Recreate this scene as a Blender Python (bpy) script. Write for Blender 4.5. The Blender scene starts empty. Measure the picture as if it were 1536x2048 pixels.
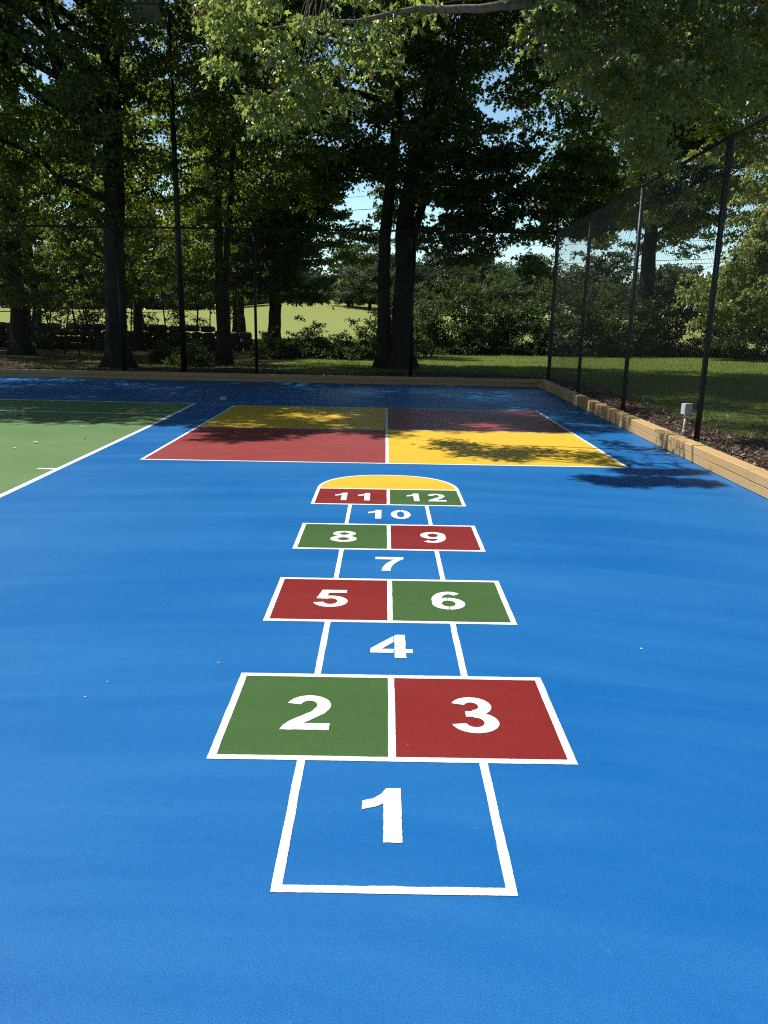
import bpy, math, random
import numpy as np
from mathutils import Vector, Matrix
random.seed(7)
RS = np.random.RandomState(11)
scene = bpy.context.scene
COL = scene.collection

# ------------------------------------------------------------------ camera model (measured from the court markings)
FPX, PITCH, YAW, ROLL, CAMH = 1537.74, .2438, .0021, .0173, 1.4
_cp, _sp, _cy, _sy = math.cos(PITCH), math.sin(PITCH), math.cos(YAW), math.sin(YAW)
CF = np.array([_sy*_cp, _cy*_cp, -_sp]); _r = np.array([_cy, -_sy, 0.]); _u = np.cross(_r, CF)
CR = math.cos(ROLL)*_r + math.sin(ROLL)*_u; CU = -math.sin(ROLL)*_r + math.cos(ROLL)*_u
def at(px, py, Y):
    d = CF + CR*(px-768)/FPX - CU*(py-1024)/FPX
    return d*(Y/d[1]) + np.array([0, 0, CAMH])
cam_d = bpy.data.cameras.new('camera'); cam = bpy.data.objects.new('camera', cam_d); COL.objects.link(cam)
cam_d.sensor_fit = 'VERTICAL'; cam_d.sensor_height = 24.0; cam_d.lens = FPX/2048*24.0
cam_d.clip_start = .05; cam_d.clip_end = 3000
m = Matrix.Identity(4)
for i in range(3):
    m[i][0] = CR[i]; m[i][1] = CU[i]; m[i][2] = -CF[i]
m[2][3] = CAMH
cam.matrix_world = m
scene.camera = cam

# ------------------------------------------------------------------ light
SA, SB = .62, .16                         # shadow shift per metre of height: +x, -y
world = bpy.data.worlds.new('World'); scene.world = world; world.use_nodes = True
wn = world.node_tree; bg = wn.nodes['Background']
sky = wn.nodes.new('ShaderNodeTexSky'); sky.sky_type = 'NISHITA'; sky.sun_disc = False
ELEV = math.atan(1/math.hypot(SA, SB)); AZ = math.atan2(-SA, SB)
sky.sun_elevation = ELEV; sky.sun_rotation = AZ; sky.air_density = 1.0; sky.dust_density = .5; sky.ozone_density = 1.2
# the air is brighter low down on the sunward side of the sky
geo = wn.nodes.new('ShaderNodeTexCoord'); sp_ = wn.nodes.new('ShaderNodeSeparateXYZ'); wn.links.new(geo.outputs['Generated'], sp_.inputs[0])
def wm(op, a, b):
    x = wn.nodes.new('ShaderNodeMath'); x.operation = op; x.use_clamp = op == 'SUBTRACT'
    for k, v in ((0, a), (1, b)):
        if hasattr(v, 'links'): wn.links.new(v, x.inputs[k])
        else: x.inputs[k].default_value = v
    return x.outputs[0]
low = wm('SUBTRACT', 1.0, wm('MULTIPLY', wm('ABSOLUTE', sp_.outputs[2], 0), 1.6)); fw = wm('SUBTRACT', wm('MULTIPLY', sp_.outputs[1], 1.4), .2)
msk_ = wm('MULTIPLY', low, fw)
gain = wn.nodes.new('ShaderNodeMix'); gain.data_type = 'RGBA'; gain.inputs[6].default_value = (1, 1, 1, 1); gain.inputs[7].default_value = (2.5, 2.95, 2.9, 1); wn.links.new(msk_, gain.inputs[0])
mul = wn.nodes.new('ShaderNodeMix'); mul.data_type = 'RGBA'; mul.blend_type = 'MULTIPLY'; mul.inputs[0].default_value = 1
wn.links.new(sky.outputs[0], mul.inputs[6]); wn.links.new(gain.outputs[2], mul.inputs[7]); wn.links.new(mul.outputs[2], bg.inputs[0]); bg.inputs[1].default_value = .06
sd = bpy.data.lights.new('sun', 'SUN'); sd.energy = 5.0; sd.angle = math.radians(.53); sd.color = (1, .95, .87)
so = bpy.data.objects.new('sun', sd); COL.objects.link(so)
so.rotation_euler = Vector((SA, -SB, -1)).to_track_quat('-Z', 'Y').to_euler(); so.location = (-12, 9, 20)
vs = scene.view_settings; vs.view_transform = 'Standard'; vs.look = 'None'; vs.exposure = .4; vs.gamma = 1
scene.cycles.max_bounces = 7; scene.cycles.diffuse_bounces = 3; scene.cycles.glossy_bounces = 2
scene.cycles.transmission_bounces = 4; scene.cycles.use_denoising = False; scene.cycles.filter_width = 1.15; scene.cycles.sample_clamp_indirect = 6
scene.cycles.caustics_reflective = False; scene.cycles.caustics_refractive = False

# ------------------------------------------------------------------ object helpers
def link(o, parent=None):
    COL.objects.link(o)
    if parent is not None: o.parent = parent
    return o
def tag(o, label=None, cat=None, group=None, kind=None):
    if label: o['label'] = label
    if cat: o['category'] = cat
    if group: o['group'] = group
    if kind: o['kind'] = kind
    return o
def empty(name, loc=(0, 0, 0), rz=0):
    o = bpy.data.objects.new(name, None); o.location = loc; o.rotation_euler = (0, 0, rz)
    o.empty_display_size = .2
    return link(o)
def raw_mesh(name, V, loops, counts, mat, smooth=False):
    me = bpy.data.meshes.new(name); V = np.asarray(V, np.float32); loops = np.asarray(loops, np.int32); counts = np.asarray(counts, np.int32)
    me.vertices.add(len(V)); me.vertices.foreach_set('co', V.ravel())
    me.loops.add(len(loops)); me.loops.foreach_set('vertex_index', loops)
    me.polygons.add(len(counts)); st = np.zeros(len(counts), np.int32); st[1:] = np.cumsum(counts)[:-1]
    me.polygons.foreach_set('loop_start', st)
    me.polygons.foreach_set('loop_total', counts)
    me.polygons.foreach_set('use_smooth', np.full(len(counts), bool(smooth)))
    me.update(calc_edges=True); me.validate()
    me.materials.append(mat)
    return me
class MB:
    def __init__(s): s.v = []; s.l = []; s.c = []; s.n = 0
    def add(s, V, F):
        V = np.asarray(V, float).reshape(-1, 3); s.v.append(V)
        for f in F:
            s.l.extend([i+s.n for i in f]); s.c.append(len(f))
        s.n += len(V); return s
    def box(s, x0, y0, z0, x1, y1, z1, M=None, bev=0.0):
        if bev > 0:
            V = []; b = bev
            for (x, sx) in ((x0, 1), (x1, -1)):
                for (y, sy) in ((y0, 1), (y1, -1)):
                    for (z, sz) in ((z0, 1), (z1, -1)):
                        V += [(x+sx*b, y+sy*b, z), (x+sx*b, y, z+sz*b), (x, y+sy*b, z+sz*b)]
            V = np.array(V); idx = lambda a, b_, c, k: (a*4+b_*2+c)*3+k
            F = []
            for c in (0, 1): f = [idx(0,0,c,0), idx(1,0,c,0), idx(1,1,c,0), idx(0,1,c,0)]; F.append(f if c else f[::-1])
            for b_ in (0, 1): f = [idx(0,b_,0,1), idx(1,b_,0,1), idx(1,b_,1,1), idx(0,b_,1,1)]; F.append(f[::-1] if b_ else f)
            for a in (0, 1): f = [idx(a,0,0,2), idx(a,1,0,2), idx(a,1,1,2), idx(a,0,1,2)]; F.append(f if a else f[::-1])
            for a in (0, 1):
                for b_ in (0, 1): F.append([idx(a,b_,0,1), idx(a,b_,0,2), idx(a,b_,1,2), idx(a,b_,1,1)])
                for c in (0, 1): F.append([idx(a,0,c,0), idx(a,0,c,2), idx(a,1,c,2), idx(a,1,c,0)])
            for b_ in (0, 1):
                for c in (0, 1): F.append([idx(0,b_,c,0), idx(0,b_,c,1), idx(1,b_,c,1), idx(1,b_,c,0)])
            for a in (0, 1):
                for b_ in (0, 1):
                    for c in (0, 1): F.append([idx(a,b_,c,0), idx(a,b_,c,1), idx(a,b_,c,2)])
        else:
            V = np.array([(x, y, z) for x in (x0, x1) for y in (y0, y1) for z in (z0, z1)], float)
            F = [(0,1,3,2), (4,6,7,5), (0,4,5,1), (2,3,7,6), (0,2,6,4), (1,5,7,3)]
        if M is not None: V = V @ np.array(M)[:3, :3].T + np.array(M)[:3, 3]
        return s.add(V, F)
    def tube(s, P, R, n=8, cap=True):
        P = np.asarray(P, float); R = np.broadcast_to(np.asarray(R, float), (len(P),))
        T = np.gradient(P, axis=0); T /= np.linalg.norm(T, axis=1)[:, None]+1e-9
        ref = np.array([0, 0, 1.]) if abs(T[:, 2]).mean() < .8 else np.array([1., 0, 0])
        A = np.cross(T, ref); A /= np.linalg.norm(A, axis=1)[:, None]+1e-9; B = np.cross(T, A)
        a = np.arange(n)*2*math.pi/n
        V = P[:, None, :] + R[:, None, None]*(A[:, None, :]*np.cos(a)[None, :, None]+B[:, None, :]*np.sin(a)[None, :, None])
        F = []
        for i in range(len(P)-1):
            for j in range(n):
                k = (j+1) % n; F.append((i*n+j, i*n+k, (i+1)*n+k, (i+1)*n+j))
        if cap: F.append(tuple(range(n))[::-1]); F.append(tuple((len(P)-1)*n+j for j in range(n)))
        return s.add(V.reshape(-1, 3), F)
    def mesh(s, name, mat, smooth=False): return raw_mesh(name, np.concatenate(s.v), s.l, s.c, mat, smooth)
    def build(s, name, mat, parent=None, smooth=False):
        return link(bpy.data.objects.new(name, s.mesh(name, mat, smooth)), parent)

# ------------------------------------------------------------------ materials
def new_mat(name):
    mt = bpy.data.materials.new(name); mt.use_nodes = True; nt = mt.node_tree
    return mt, nt, nt.nodes['Principled BSDF'], nt.nodes, nt.links
def noise(N, L, vec, scale, detail=3, rough=.55, dist=0):
    n = N.new('ShaderNodeTexNoise'); n.inputs['Scale'].default_value = scale; n.inputs['Detail'].default_value = detail
    n.inputs['Roughness'].default_value = rough; n.inputs['Distortion'].default_value = dist
    if vec is not None: L.new(vec, n.inputs['Vector'])
    return n.outputs['Fac']
def ramp(N, L, fac, stops):
    r = N.new('ShaderNodeValToRGB'); L.new(fac, r.inputs[0]); e = r.color_ramp.elements
    while len(e) < len(stops): e.new(.5)
    for k, (p, c) in zip(e, stops):
        k.position = p; k.color = (c, c, c, 1) if isinstance(c, (int, float)) else (*c, 1)
    return r.outputs[0]
def mixc(N, L, fac, a, b, mode='MIX'):
    x = N.new('ShaderNodeMix'); x.data_type = 'RGBA'; x.blend_type = mode
    for k, s in ((0, fac), (6, a), (7, b)):
        if hasattr(s, 'links'): L.new(s, x.inputs[k])
        elif isinstance(s, (int, float)): x.inputs[k].default_value = s
        else: x.inputs[k].default_value = (*s, 1)
    return x.outputs[2]
def mathn(N, L, op, a, b=0.0):
    x = N.new('ShaderNodeMath'); x.operation = op
    for k, s in ((0, a), (1, b)):
        if hasattr(s, 'links'): L.new(s, x.inputs[k])
        else: x.inputs[k].default_value = s
    return x.outputs[0]
def bump(N, L, h, strength, dist, bs, prev=None):
    b = N.new('ShaderNodeBump'); b.inputs['Strength'].default_value = strength; b.inputs['Distance'].default_value = dist
    L.new(h, b.inputs['Height'])
    if prev is not None: L.new(prev, b.inputs['Normal'])
    if bs is not None: L.new(b.outputs[0], bs.inputs['Normal'])
    return b.outputs[0]
def objco(N):
    return N.new('ShaderNodeTexCoord').outputs['Object']

def court_mat(name, col, light, rough=.52, spec=.35, grain=.16):
    mt, nt, bs, N, L = new_mat(name); co = objco(N)
    # broad squeegee arcs: noise in polar coordinates round the place the crew stood
    sep = N.new('ShaderNodeSeparateXYZ'); L.new(co, sep.inputs[0])
    dx = mathn(N, L, 'ADD', sep.outputs[0], .6); dy = mathn(N, L, 'ADD', sep.outputs[1], 3.5)
    r = mathn(N, L, 'SQRT', mathn(N, L, 'ADD', mathn(N, L, 'MULTIPLY', dx, dx), mathn(N, L, 'MULTIPLY', dy, dy)))
    ang = mathn(N, L, 'ARCTAN2', dx, dy)
    cmb = N.new('ShaderNodeCombineXYZ'); L.new(mathn(N, L, 'MULTIPLY', r, 1.6), cmb.inputs[0]); L.new(mathn(N, L, 'MULTIPLY', ang, 1.3), cmb.inputs[1])
    arcs = noise(N, L, cmb.outputs[0], 1.5, 4, .62, .35)
    patch = noise(N, L, co, .55, 4, .6)
    fine = noise(N, L, co, 230, 2, .7)
    mid = noise(N, L, co, 38, 3, .6)
    c1 = mixc(N, L, ramp(N, L, arcs, [(.40, 0), (.68, 1)]), col, light)
    c2 = mixc(N, L, mathn(N, L, 'MULTIPLY', ramp(N, L, patch, [(.42, 0), (.75, 1)]), .5), c1, light)
    c3 = mixc(N, L, grain*2, c2, ramp(N, L, fine, [(.3, .12), (.5, .5), (.68, 1)]), 'OVERLAY')
    c4 = mixc(N, L, grain, c3, ramp(N, L, mid, [(.3, .35), (.7, .65)]), 'OVERLAY')
    # sparse pale scuffs and dark specks
    sc = noise(N, L, co, 7.5, 5, .75, 1.2)
    c5 = mixc(N, L, mathn(N, L, 'MULTIPLY', ramp(N, L, sc, [(.655, 0), (.73, 1)]), .32), c4, tuple(min(1, x*1.5+.05) for x in light))
    L.new(c5, bs.inputs['Base Color'])
    L.new(ramp(N, L, patch, [(.3, rough-.06), (.7, rough+.08)]), bs.inputs['Roughness'])
    bs.inputs['Specular IOR Level'].default_value = spec
    h = mathn(N, L, 'ADD', fine, mathn(N, L, 'MULTIPLY', mid, .8))
    bump(N, L, h, .55, .0016, bs)
    return mt
M_blue = court_mat('blue_acrylic', (.005, .104, .325), (.016, .134, .365), .5, .2)
M_green = court_mat('green_acrylic', (.042, .100, .028), (.052, .115, .036), .5, .2)
M_lgreen = court_mat('court_green_acrylic', (.105, .192, .074), (.122, .212, .088), .5, .25)
M_red = court_mat('red_acrylic', (.175, .014, .014), (.20, .022, .021), .5, .2)
M_red2 = court_mat('sheen_red_acrylic', (.235, .040, .040), (.265, .052, .052), .46, .3)  # paler than the hopscotch red: far grazing sheen mixed into the colour
M_yellow = court_mat('yellow_acrylic', (.60, .385, .030), (.64, .42, .042), .5, .2, .08)
def white_mat():
    mt, nt, bs, N, L = new_mat('white_line_paint'); co = objco(N)
    a = noise(N, L, co, 45, 4, .6); b = noise(N, L, co, 160, 2)
    c = mixc(N, L, ramp(N, L, a, [(.33, .0), (.62, 1)]), (.58, .62, .66), (.80, .82, .82))
    L.new(c, bs.inputs['Base Color']); bs.inputs['Roughness'].default_value = .6
    bump(N, L, mathn(N, L, 'ADD', a, b), .6, .0018, bs)
    return mt
M_white = white_mat()
def wood_mat():
    mt, nt, bs, N, L = new_mat('treated_pine'); co = N.new('ShaderNodeTexCoord').outputs['UV']
    # UV = (metres along the timber, metres across the growth rings)
    mp = N.new('ShaderNodeMapping'); L.new(co, mp.inputs[0]); mp.inputs['Scale'].default_value = (.9, 14, 1)
    wv = N.new('ShaderNodeTexWave'); wv.wave_type = 'BANDS'; wv.bands_direction = 'Y'; wv.inputs['Scale'].default_value = 1.1
    wv.inputs['Distortion'].default_value = 5.5; wv.inputs['Detail'].default_value = 3; wv.inputs['Detail Scale'].default_value = .8
    L.new(mp.outputs[0], wv.inputs['Vector'])
    mp2 = N.new('ShaderNodeMapping'); L.new(co, mp2.inputs[0]); mp2.inputs['Scale'].default_value = (3, 90, 1)
    fib = noise(N, L, mp2.outputs[0], 2.2, 4, .65)
    patch = noise(N, L, co, 1.3, 3)
    c = mixc(N, L, ramp(N, L, wv.outputs[1], [(.25, 0), (.95, 1)]), (.55, .37, .165), (.36, .205, .075))
    c = mixc(N, L, .35, c, ramp(N, L, fib, [(.3, .32), (.7, .62)]), 'OVERLAY')
    c = mixc(N, L, mathn(N, L, 'MULTIPLY', ramp(N, L, patch, [(.35, 0), (.7, 1)]), .45), c, (.50, .37, .17))
    # knots
    vo = N.new('ShaderNodeTexVoronoi'); mp3 = N.new('ShaderNodeMapping'); L.new(co, mp3.inputs[0]); mp3.inputs['Scale'].default_value = (1.7, 5.2, 1)
    L.new(mp3.outputs[0], vo.inputs['Vector']); vo.inputs['Scale'].default_value = 1.0
    kn = ramp(N, L, vo.outputs['Distance'], [(.06, 1), (.11, 0)])
    c = mixc(N, L, mathn(N, L, 'MULTIPLY', kn, .85), c, (.09, .045, .018))
    # drying checks: thin dark lengthwise cracks
    mp4 = N.new('ShaderNodeMapping'); L.new(co, mp4.inputs[0]); mp4.inputs['Scale'].default_value = (.7, 15, 1)
    ck = noise(N, L, mp4.outputs[0], 1.0, 2, .5)
    cr = ramp(N, L, ck, [(.493, 0), (.5, 1), (.507, 0)])
    c = mixc(N, L, mathn(N, L, 'MULTIPLY', cr, .55), c, (.10, .055, .02))
    oi = N.new('ShaderNodeObjectInfo')
    c = mixc(N, L, mathn(N, L, 'MULTIPLY', oi.outputs['Random'], .4), c, (.42, .30, .15))
    L.new(c, bs.inputs['Base Color']); bs.inputs['Roughness'].default_value = .72
    bump(N, L, fib, .4, .002, bs)
    return mt
M_wood = wood_mat()
def simple(name, col, rough=.6, spec=.5, metal=0, var=.25, sc=12, bmp=0):
    mt, nt, bs, N, L = new_mat(name); co = objco(N)
    n = noise(N, L, co, sc, 4, .6)
    a = tuple(x*(1-var) for x in col); b = tuple(min(1, x*(1+var)) for x in col)
    L.new(mixc(N, L, ramp(N, L, n, [(.3, 0), (.7, 1)]), a, b), bs.inputs['Base Color'])
    bs.inputs['Roughness'].default_value = rough; bs.inputs['Specular IOR Level'].default_value = spec; bs.inputs['Metallic'].default_value = metal
    if bmp: bump(N, L, n, .6, bmp, bs)
    return mt
M_post = simple('black_vinyl_post', (.008, .0085, .010), .45, .35)
M_wire = simple('black_vinyl_wire', (.016, .016, .018), .2, 1.0, 0, .1)
M_box = simple('grey_pvc', (.52, .53, .55), .45, .4, 0, .06, 30)
M_lamp = simple('weathered_lamp_housing', (.10, .10, .10), .5, .5)
M_lens = simple('lamp_lens', (.30, .32, .30), .25, .6)
M_cable = simple('power_cable', (.02, .02, .022), .5, .4)
M_stone = simple('lichened_fieldstone', (.07, .065, .055), .85, .3, 0, .45, 5, .02)
M_dry = simple('dry_leaf_brown', (.42, .27, .17), .7, .3, 0, .4, 40)
M_pale = simple('bleached_leaf', (.62, .60, .50), .7, .3, 0, .2, 60)
M_block = simple('weathered_offcut', (.50, .47, .36), .8, .3, 0, .2, 40)
M_redleaf = simple('red_maple_leaf', (.55, .10, .05), .6, .3, 0, .3, 40)
def bark_mat(name, a, b):
    mt, nt, bs, N, L = new_mat(name); co = objco(N)
    mp = N.new('ShaderNodeMapping'); L.new(co, mp.inputs[0]); mp.inputs['Scale'].default_value = (11, 11, 1.6)
    n = noise(N, L, mp.outputs[0], 1.6, 6, .65, .6); n2 = noise(N, L, co, 1.1, 3)
    c = mixc(N, L, ramp(N, L, n, [(.35, 0), (.65, 1)]), a, b)
    c = mixc(N, L, mathn(N, L, 'MULTIPLY', ramp(N, L, n2, [(.5, 0), (.7, 1)]), .4), c, (.09, .11, .06))
    L.new(c, bs.inputs['Base Color']); bs.inputs['Roughness'].default_value = .9; bs.inputs['Specular IOR Level'].default_value = .2
    bump(N, L, n, .9, .03, bs)
    return mt
M_bark = bark_mat('maple_bark', (.015, .013, .011), (.050, .044, .038))
M_bark2 = bark_mat('limb_bark', (.13, .105, .085), (.30, .26, .22))
def leaf_mat(name, ca, cb, ctr, rough=.42, spec=.5, odd=None, oddp=.03, tfac=.42, under=None):
    mt, nt, bs, N, L = new_mat(name)
    g = N.new('ShaderNodeNewGeometry'); rnd = g.outputs['Random Per Island']
    c = mixc(N, L, rnd, ca, cb)
    tr = mixc(N, L, rnd, ctr, tuple(x*.72 for x in ctr))
    if odd is not None:
        k = mathn(N, L, 'GREATER_THAN', rnd, 1-oddp); c = mixc(N, L, k, c, odd); tr = mixc(N, L, k, tr, odd)
    if under is not None: c = mixc(N, L, g.outputs['Backfacing'], c, under)      # silver maple leaves are pale beneath
    L.new(c, bs.inputs['Base Color']); bs.inputs['Roughness'].default_value = rough; bs.inputs['Specular IOR Level'].default_value = spec
    t = N.new('ShaderNodeBsdfTranslucent'); L.new(tr, t.inputs[0])
    mx = N.new('ShaderNodeMixShader'); mx.inputs[0].default_value = tfac
    L.new(bs.outputs[0], mx.inputs[1]); L.new(t.outputs[0], mx.inputs[2]); L.new(mx.outputs[0], N['Material Output'].inputs[0])
    return mt
M_leafA = leaf_mat('maple_leaves', (.010, .034, .015), (.020, .054, .022), (.42, .56, .05), .42, .35, (.20, .09, .03), .02, .36)
M_leafN = leaf_mat('overhang_leaves', (.020, .046, .020), (.042, .080, .034), (.54, .72, .15), .27, .9, (.34, .14, .06), .035, .45, (.060, .100, .060))
M_leafB = leaf_mat('woodland_leaves', (.013, .042, .018), (.027, .068, .026), (.55, .66, .06), .45, .35, None, 0, .48)
M_leafC = leaf_mat('shrub_leaves', (.012, .030, .010), (.026, .052, .016), (.20, .32, .035), .45, .3, None, 0, .25)
M_leafW = leaf_mat('pale_tree_leaves', (.09, .14, .05), (.15, .20, .07), (.55, .62, .16), .45, .4, None, 0, .55)
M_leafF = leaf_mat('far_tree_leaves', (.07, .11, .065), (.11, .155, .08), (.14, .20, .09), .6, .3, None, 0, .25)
M_grassb = leaf_mat('grass_blades', (.075, .145, .022), (.14, .22, .045), (.40, .52, .07), .5, .3)
M_litter = leaf_mat('leaf_litter', (.06, .04, .03), (.24, .16, .12), (.10, .06, .03), .8, .2, (.45, .36, .28), .1, .1)

def ground_mat():
    mt, nt, bs, N, L = new_mat('lawn_and_soil'); co = objco(N)
    big = noise(N, L, co, .25, 4); mid = noise(N, L, co, 2.5, 4, .65); fine = noise(N, L, co, 35, 3, .7)
    grass = mixc(N, L, fine, (.050, .090, .016), (.13, .175, .04)); grass = mixc(N, L, mathn(N, L, 'MULTIPLY', ramp(N, L, mid, [(.5, 0), (.66, 1)]), .6), grass, (.15, .125, .06))
    grass = mixc(N, L, mathn(N, L, 'MULTIPLY', ramp(N, L, big, [(.4, 0), (.7, 1)]), .5), grass, (.19, .22, .06))
    soil = mixc(N, L, mid, (.035, .024, .017), (.085, .058, .042))
    sep = N.new('ShaderNodeSeparateXYZ'); L.new(co, sep.inputs[0])
    # bare mulch band along the edging: behind the back timbers and outside the side timbers
    jit = mathn(N, L, 'MULTIPLY', mathn(N, L, 'SUBTRACT', mid, .5), 2.6)
    yb = mathn(N, L, 'ADD', sep.outputs[1], jit); xb = mathn(N, L, 'ADD', sep.outputs[0], mathn(N, L, 'MULTIPLY', jit, .5))
    back = mathn(N, L, 'LESS_THAN', yb, 20.6); side = mathn(N, L, 'LESS_THAN', xb, 4.35)
    msk = mathn(N, L, 'MULTIPLY', back, side)
    wood = mathn(N, L, 'MULTIPLY', mathn(N, L, 'LESS_THAN', mathn(N, L, 'ADD', sep.outputs[0], mathn(N, L, 'MULTIPLY', jit, 2)), -3.0),
                 mathn(N, L, 'LESS_THAN', yb, 37.0))
    msk = mathn(N, L, 'MAXIMUM', msk, mathn(N, L, 'MULTIPLY', wood, .8))
    c = mixc(N, L, msk, grass, soil)
    # farther field is a mown hay green
    far = ramp(N, L, mathn(N, L, 'DIVIDE', sep.outputs[1], 100), [(.40, 0), (.46, 1)])
    hay = mixc(N, L, mid, (.20, .235, .06), (.27, .30, .095))
    c = mixc(N, L, far, c, hay)
    L.new(c, bs.inputs['Base Color']); bs.inputs['Roughness'].default_value = .95; bs.inputs['Specular IOR Level'].default_value = .1
    bump(N, L, mathn(N, L, 'ADD', fine, mid), .8, .02, bs)
    return mt
M_ground = ground_mat()

# ------------------------------------------------------------------ ground sheet and court slab
def kx(Y): return 3.22+(Y-6.27)*.0226            # inner edge of the side timbers
def ky(X): return 17.42+(3.47-X)*.037             # inner edge of the back timbers
GZ = .10
def gz(x, y):
    """height of the ground outside the court"""
    r = GZ + .03*math.sin(x*.35+1)*math.sin(y*.3)
    if y > 42:
        t = (y-42); r += min(t, 130)*.0225 + .35*math.sin(x*.021+.6)*min(1, t/60)
        r += 2.3*math.exp(-((x+12)/16)**2-((y-150)/35)**2)
    return r
xs = np.unique(np.concatenate([np.linspace(-700, -60, 14), np.linspace(-60, -14, 20), np.linspace(-14, 3.38, 22), [3.43, 3.48], np.linspace(3.9, 20, 22), np.linspace(22, 70, 20), np.linspace(80, 700, 14)]))
ys = np.unique(np.concatenate([np.linspace(-60, -6, 8), np.linspace(-5, 17.4, 24), [17.47, 17.53, 18.1], np.linspace(18.5, 42, 34), np.linspace(44, 180, 40), np.linspace(200, 900, 15)]))
V = []; nx, ny = len(xs), len(ys)
for y in ys:
    for x in xs:
        inside = x < 3.44 and y < 17.5          # grid lines follow the inner edges of the timbers
        X = x+(kx(max(-60, min(y, 17.5)))-3.40); Y_ = y+(ky(max(min(X, 3.6), -40))-17.42)
        V.append((X, Y_, -.06 if inside else gz(X, Y_)))
F = [(j*nx+i, j*nx+i+1, (j+1)*nx+i+1, (j+1)*nx+i) for j in range(ny-1) for i in range(nx-1)]
g = MB().add(V, F).build('ground', M_ground, None, True); tag(g, kind='structure')
# the slab itself
cw = []
xL, yN = -34.0, -12.0
V = [(xL, yN, 0), (kx(yN)+.05, yN, 0), (kx(17.4)+.05, ky(kx(17.4))+.05, 0), (xL, ky(xL)+.05, 0)]
V += [(x, y, -.2) for x, y, z in V]
slab = MB().add(V, [(0,1,2,3), (4,7,6,5), (0,4,5,1), (1,5,6,2), (2,6,7,3), (3,7,4,0)]).build('court_surface', M_blue)
tag(slab, kind='structure')

# ------------------------------------------------------------------ painted markings
ZP, ZL, ZN = .0008, .0015, .0021
def quad_sheet(P, z):
    return [(p[0], p[1], z) for p in P]
def panel(P, z, mat, parent, name='panel'):
    return MB().add(quad_sheet(P, z), [tuple(range(len(P)))]).build(name, mat, parent)
def strip(mb, a, b, w, z, rough=.0005, step=.009):
    """painted line from a to b with slightly ragged edges"""
    a = np.array(a, float); b = np.array(b, float); L_ = np.linalg.norm(b-a); d = (b-a)/L_; nrm = np.array([-d[1], d[0]])
    n = max(2, min(400, int(L_/step))); V = []
    for i in range(n+1):
        p = a+d*L_*i/n
        if i % 9 == 0 or i == 0: t1, t2 = RS.randn(2)*rough*1.0
        if i == 0: s1, s2 = t1, t2
        s1 += (t1-s1)*.3; s2 += (t2-s2)*.3
        e1 = s1+RS.randn()*rough*.55; e2 = s2+RS.randn()*rough*.55
        q1 = p+nrm*(w/2+e1); q2 = p-nrm*(w/2+e2)
        V += [(q1[0], q1[1], z), (q2[0], q2[1], z)]
    mb.add(V, [(2*i, 2*i+1, 2*i+3, 2*i+2) for i in range(n)])
def ragged(P, step=.012, amp=.0016, close=True):
    out = []
    n = len(P)
    for i in range(n if close else n-1):
        a = np.array(P[i], float); b = np.array(P[(i+1) % n], float); k = max(1, int(np.linalg.norm(b-a)/step))
        for j in range(k):
            out.append(a+(b-a)*j/k+RS.randn(2)*amp*(1 if j else .3))
    return out

X0, W2, W1, LW = .0458, .608, .312, .027
RY = [1.658, 2.257, 2.862, 3.448, 4.061, 4.645, 5.250, 5.859, 6.432]
hop = empty('hopscotch_court', (X0, 0, 0))
tag(hop, 'painted hopscotch with numbers 1 to 12 in red, green and blue boxes', 'hopscotch')
def hp(P): return [(x-0, y) for x, y in P]
wl = MB()
layer = ZL
singles = [0, 2, 4, 6]; doubles = {1: ('g', 'r'), 3: ('r', 'g'), 5: ('g', 'r'), 7: ('r', 'g')}
cols = {'g': (M_green, 'green_panel'), 'r': (M_red, 'red_panel')}
for i in range(8):
    y0, y1 = RY[i], RY[i+1]
    if i in doubles:
        for s, k in zip((-1, 1), doubles[i]):
            mt, nm = cols[k]
            xa, xb = sorted((0, s*(W2-.006)))
            panel([(xa, y0), (xb, y0), (xb, y1), (xa, y1)], ZP, mt, hop, nm)
        for s in (-1, 1): strip(wl, (s*(W2-LW/2), y0-LW/2), (s*(W2-LW/2), y1+LW/2), LW, ZL)
        strip(wl, (0, y0), (0, y1), LW*.95, ZL)
        for y in (y0, y1): strip(wl, (-W2, y), (W2, y), LW, ZL+.0004)
    else:
        for s in (-1, 1): strip(wl, (s*(W1-LW/2), y0+LW*.3), (s*(W1-LW/2), y1-LW*.3), LW, ZL)
strip(wl, (-W1, RY[0]), (W1, RY[0]), LW, ZL+.0004)
# the domed home space
ang = np.linspace(0, math.pi, 41)
def dome(rx, ry): return [(rx*math.copysign(abs(math.cos(a))**.86, math.cos(a)), RY[8]+ry*math.sin(a)**.92) for a in ang]
DO, DI = dome(W2, .625), dome(W2-LW, .625-LW)
panel(dome(W2-.008, .617), ZP, M_yellow, hop, 'yellow_dome')
V = []
for a_, b_ in zip(DO, DI): V += [(a_[0], a_[1], ZL+.0008), (b_[0], b_[1], ZL+.0008)]
wl.add(V, [(2*i, 2*i+2, 2*i+3, 2*i+1) for i in range(40)])
o = wl.build('outline', M_white, hop)

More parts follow.
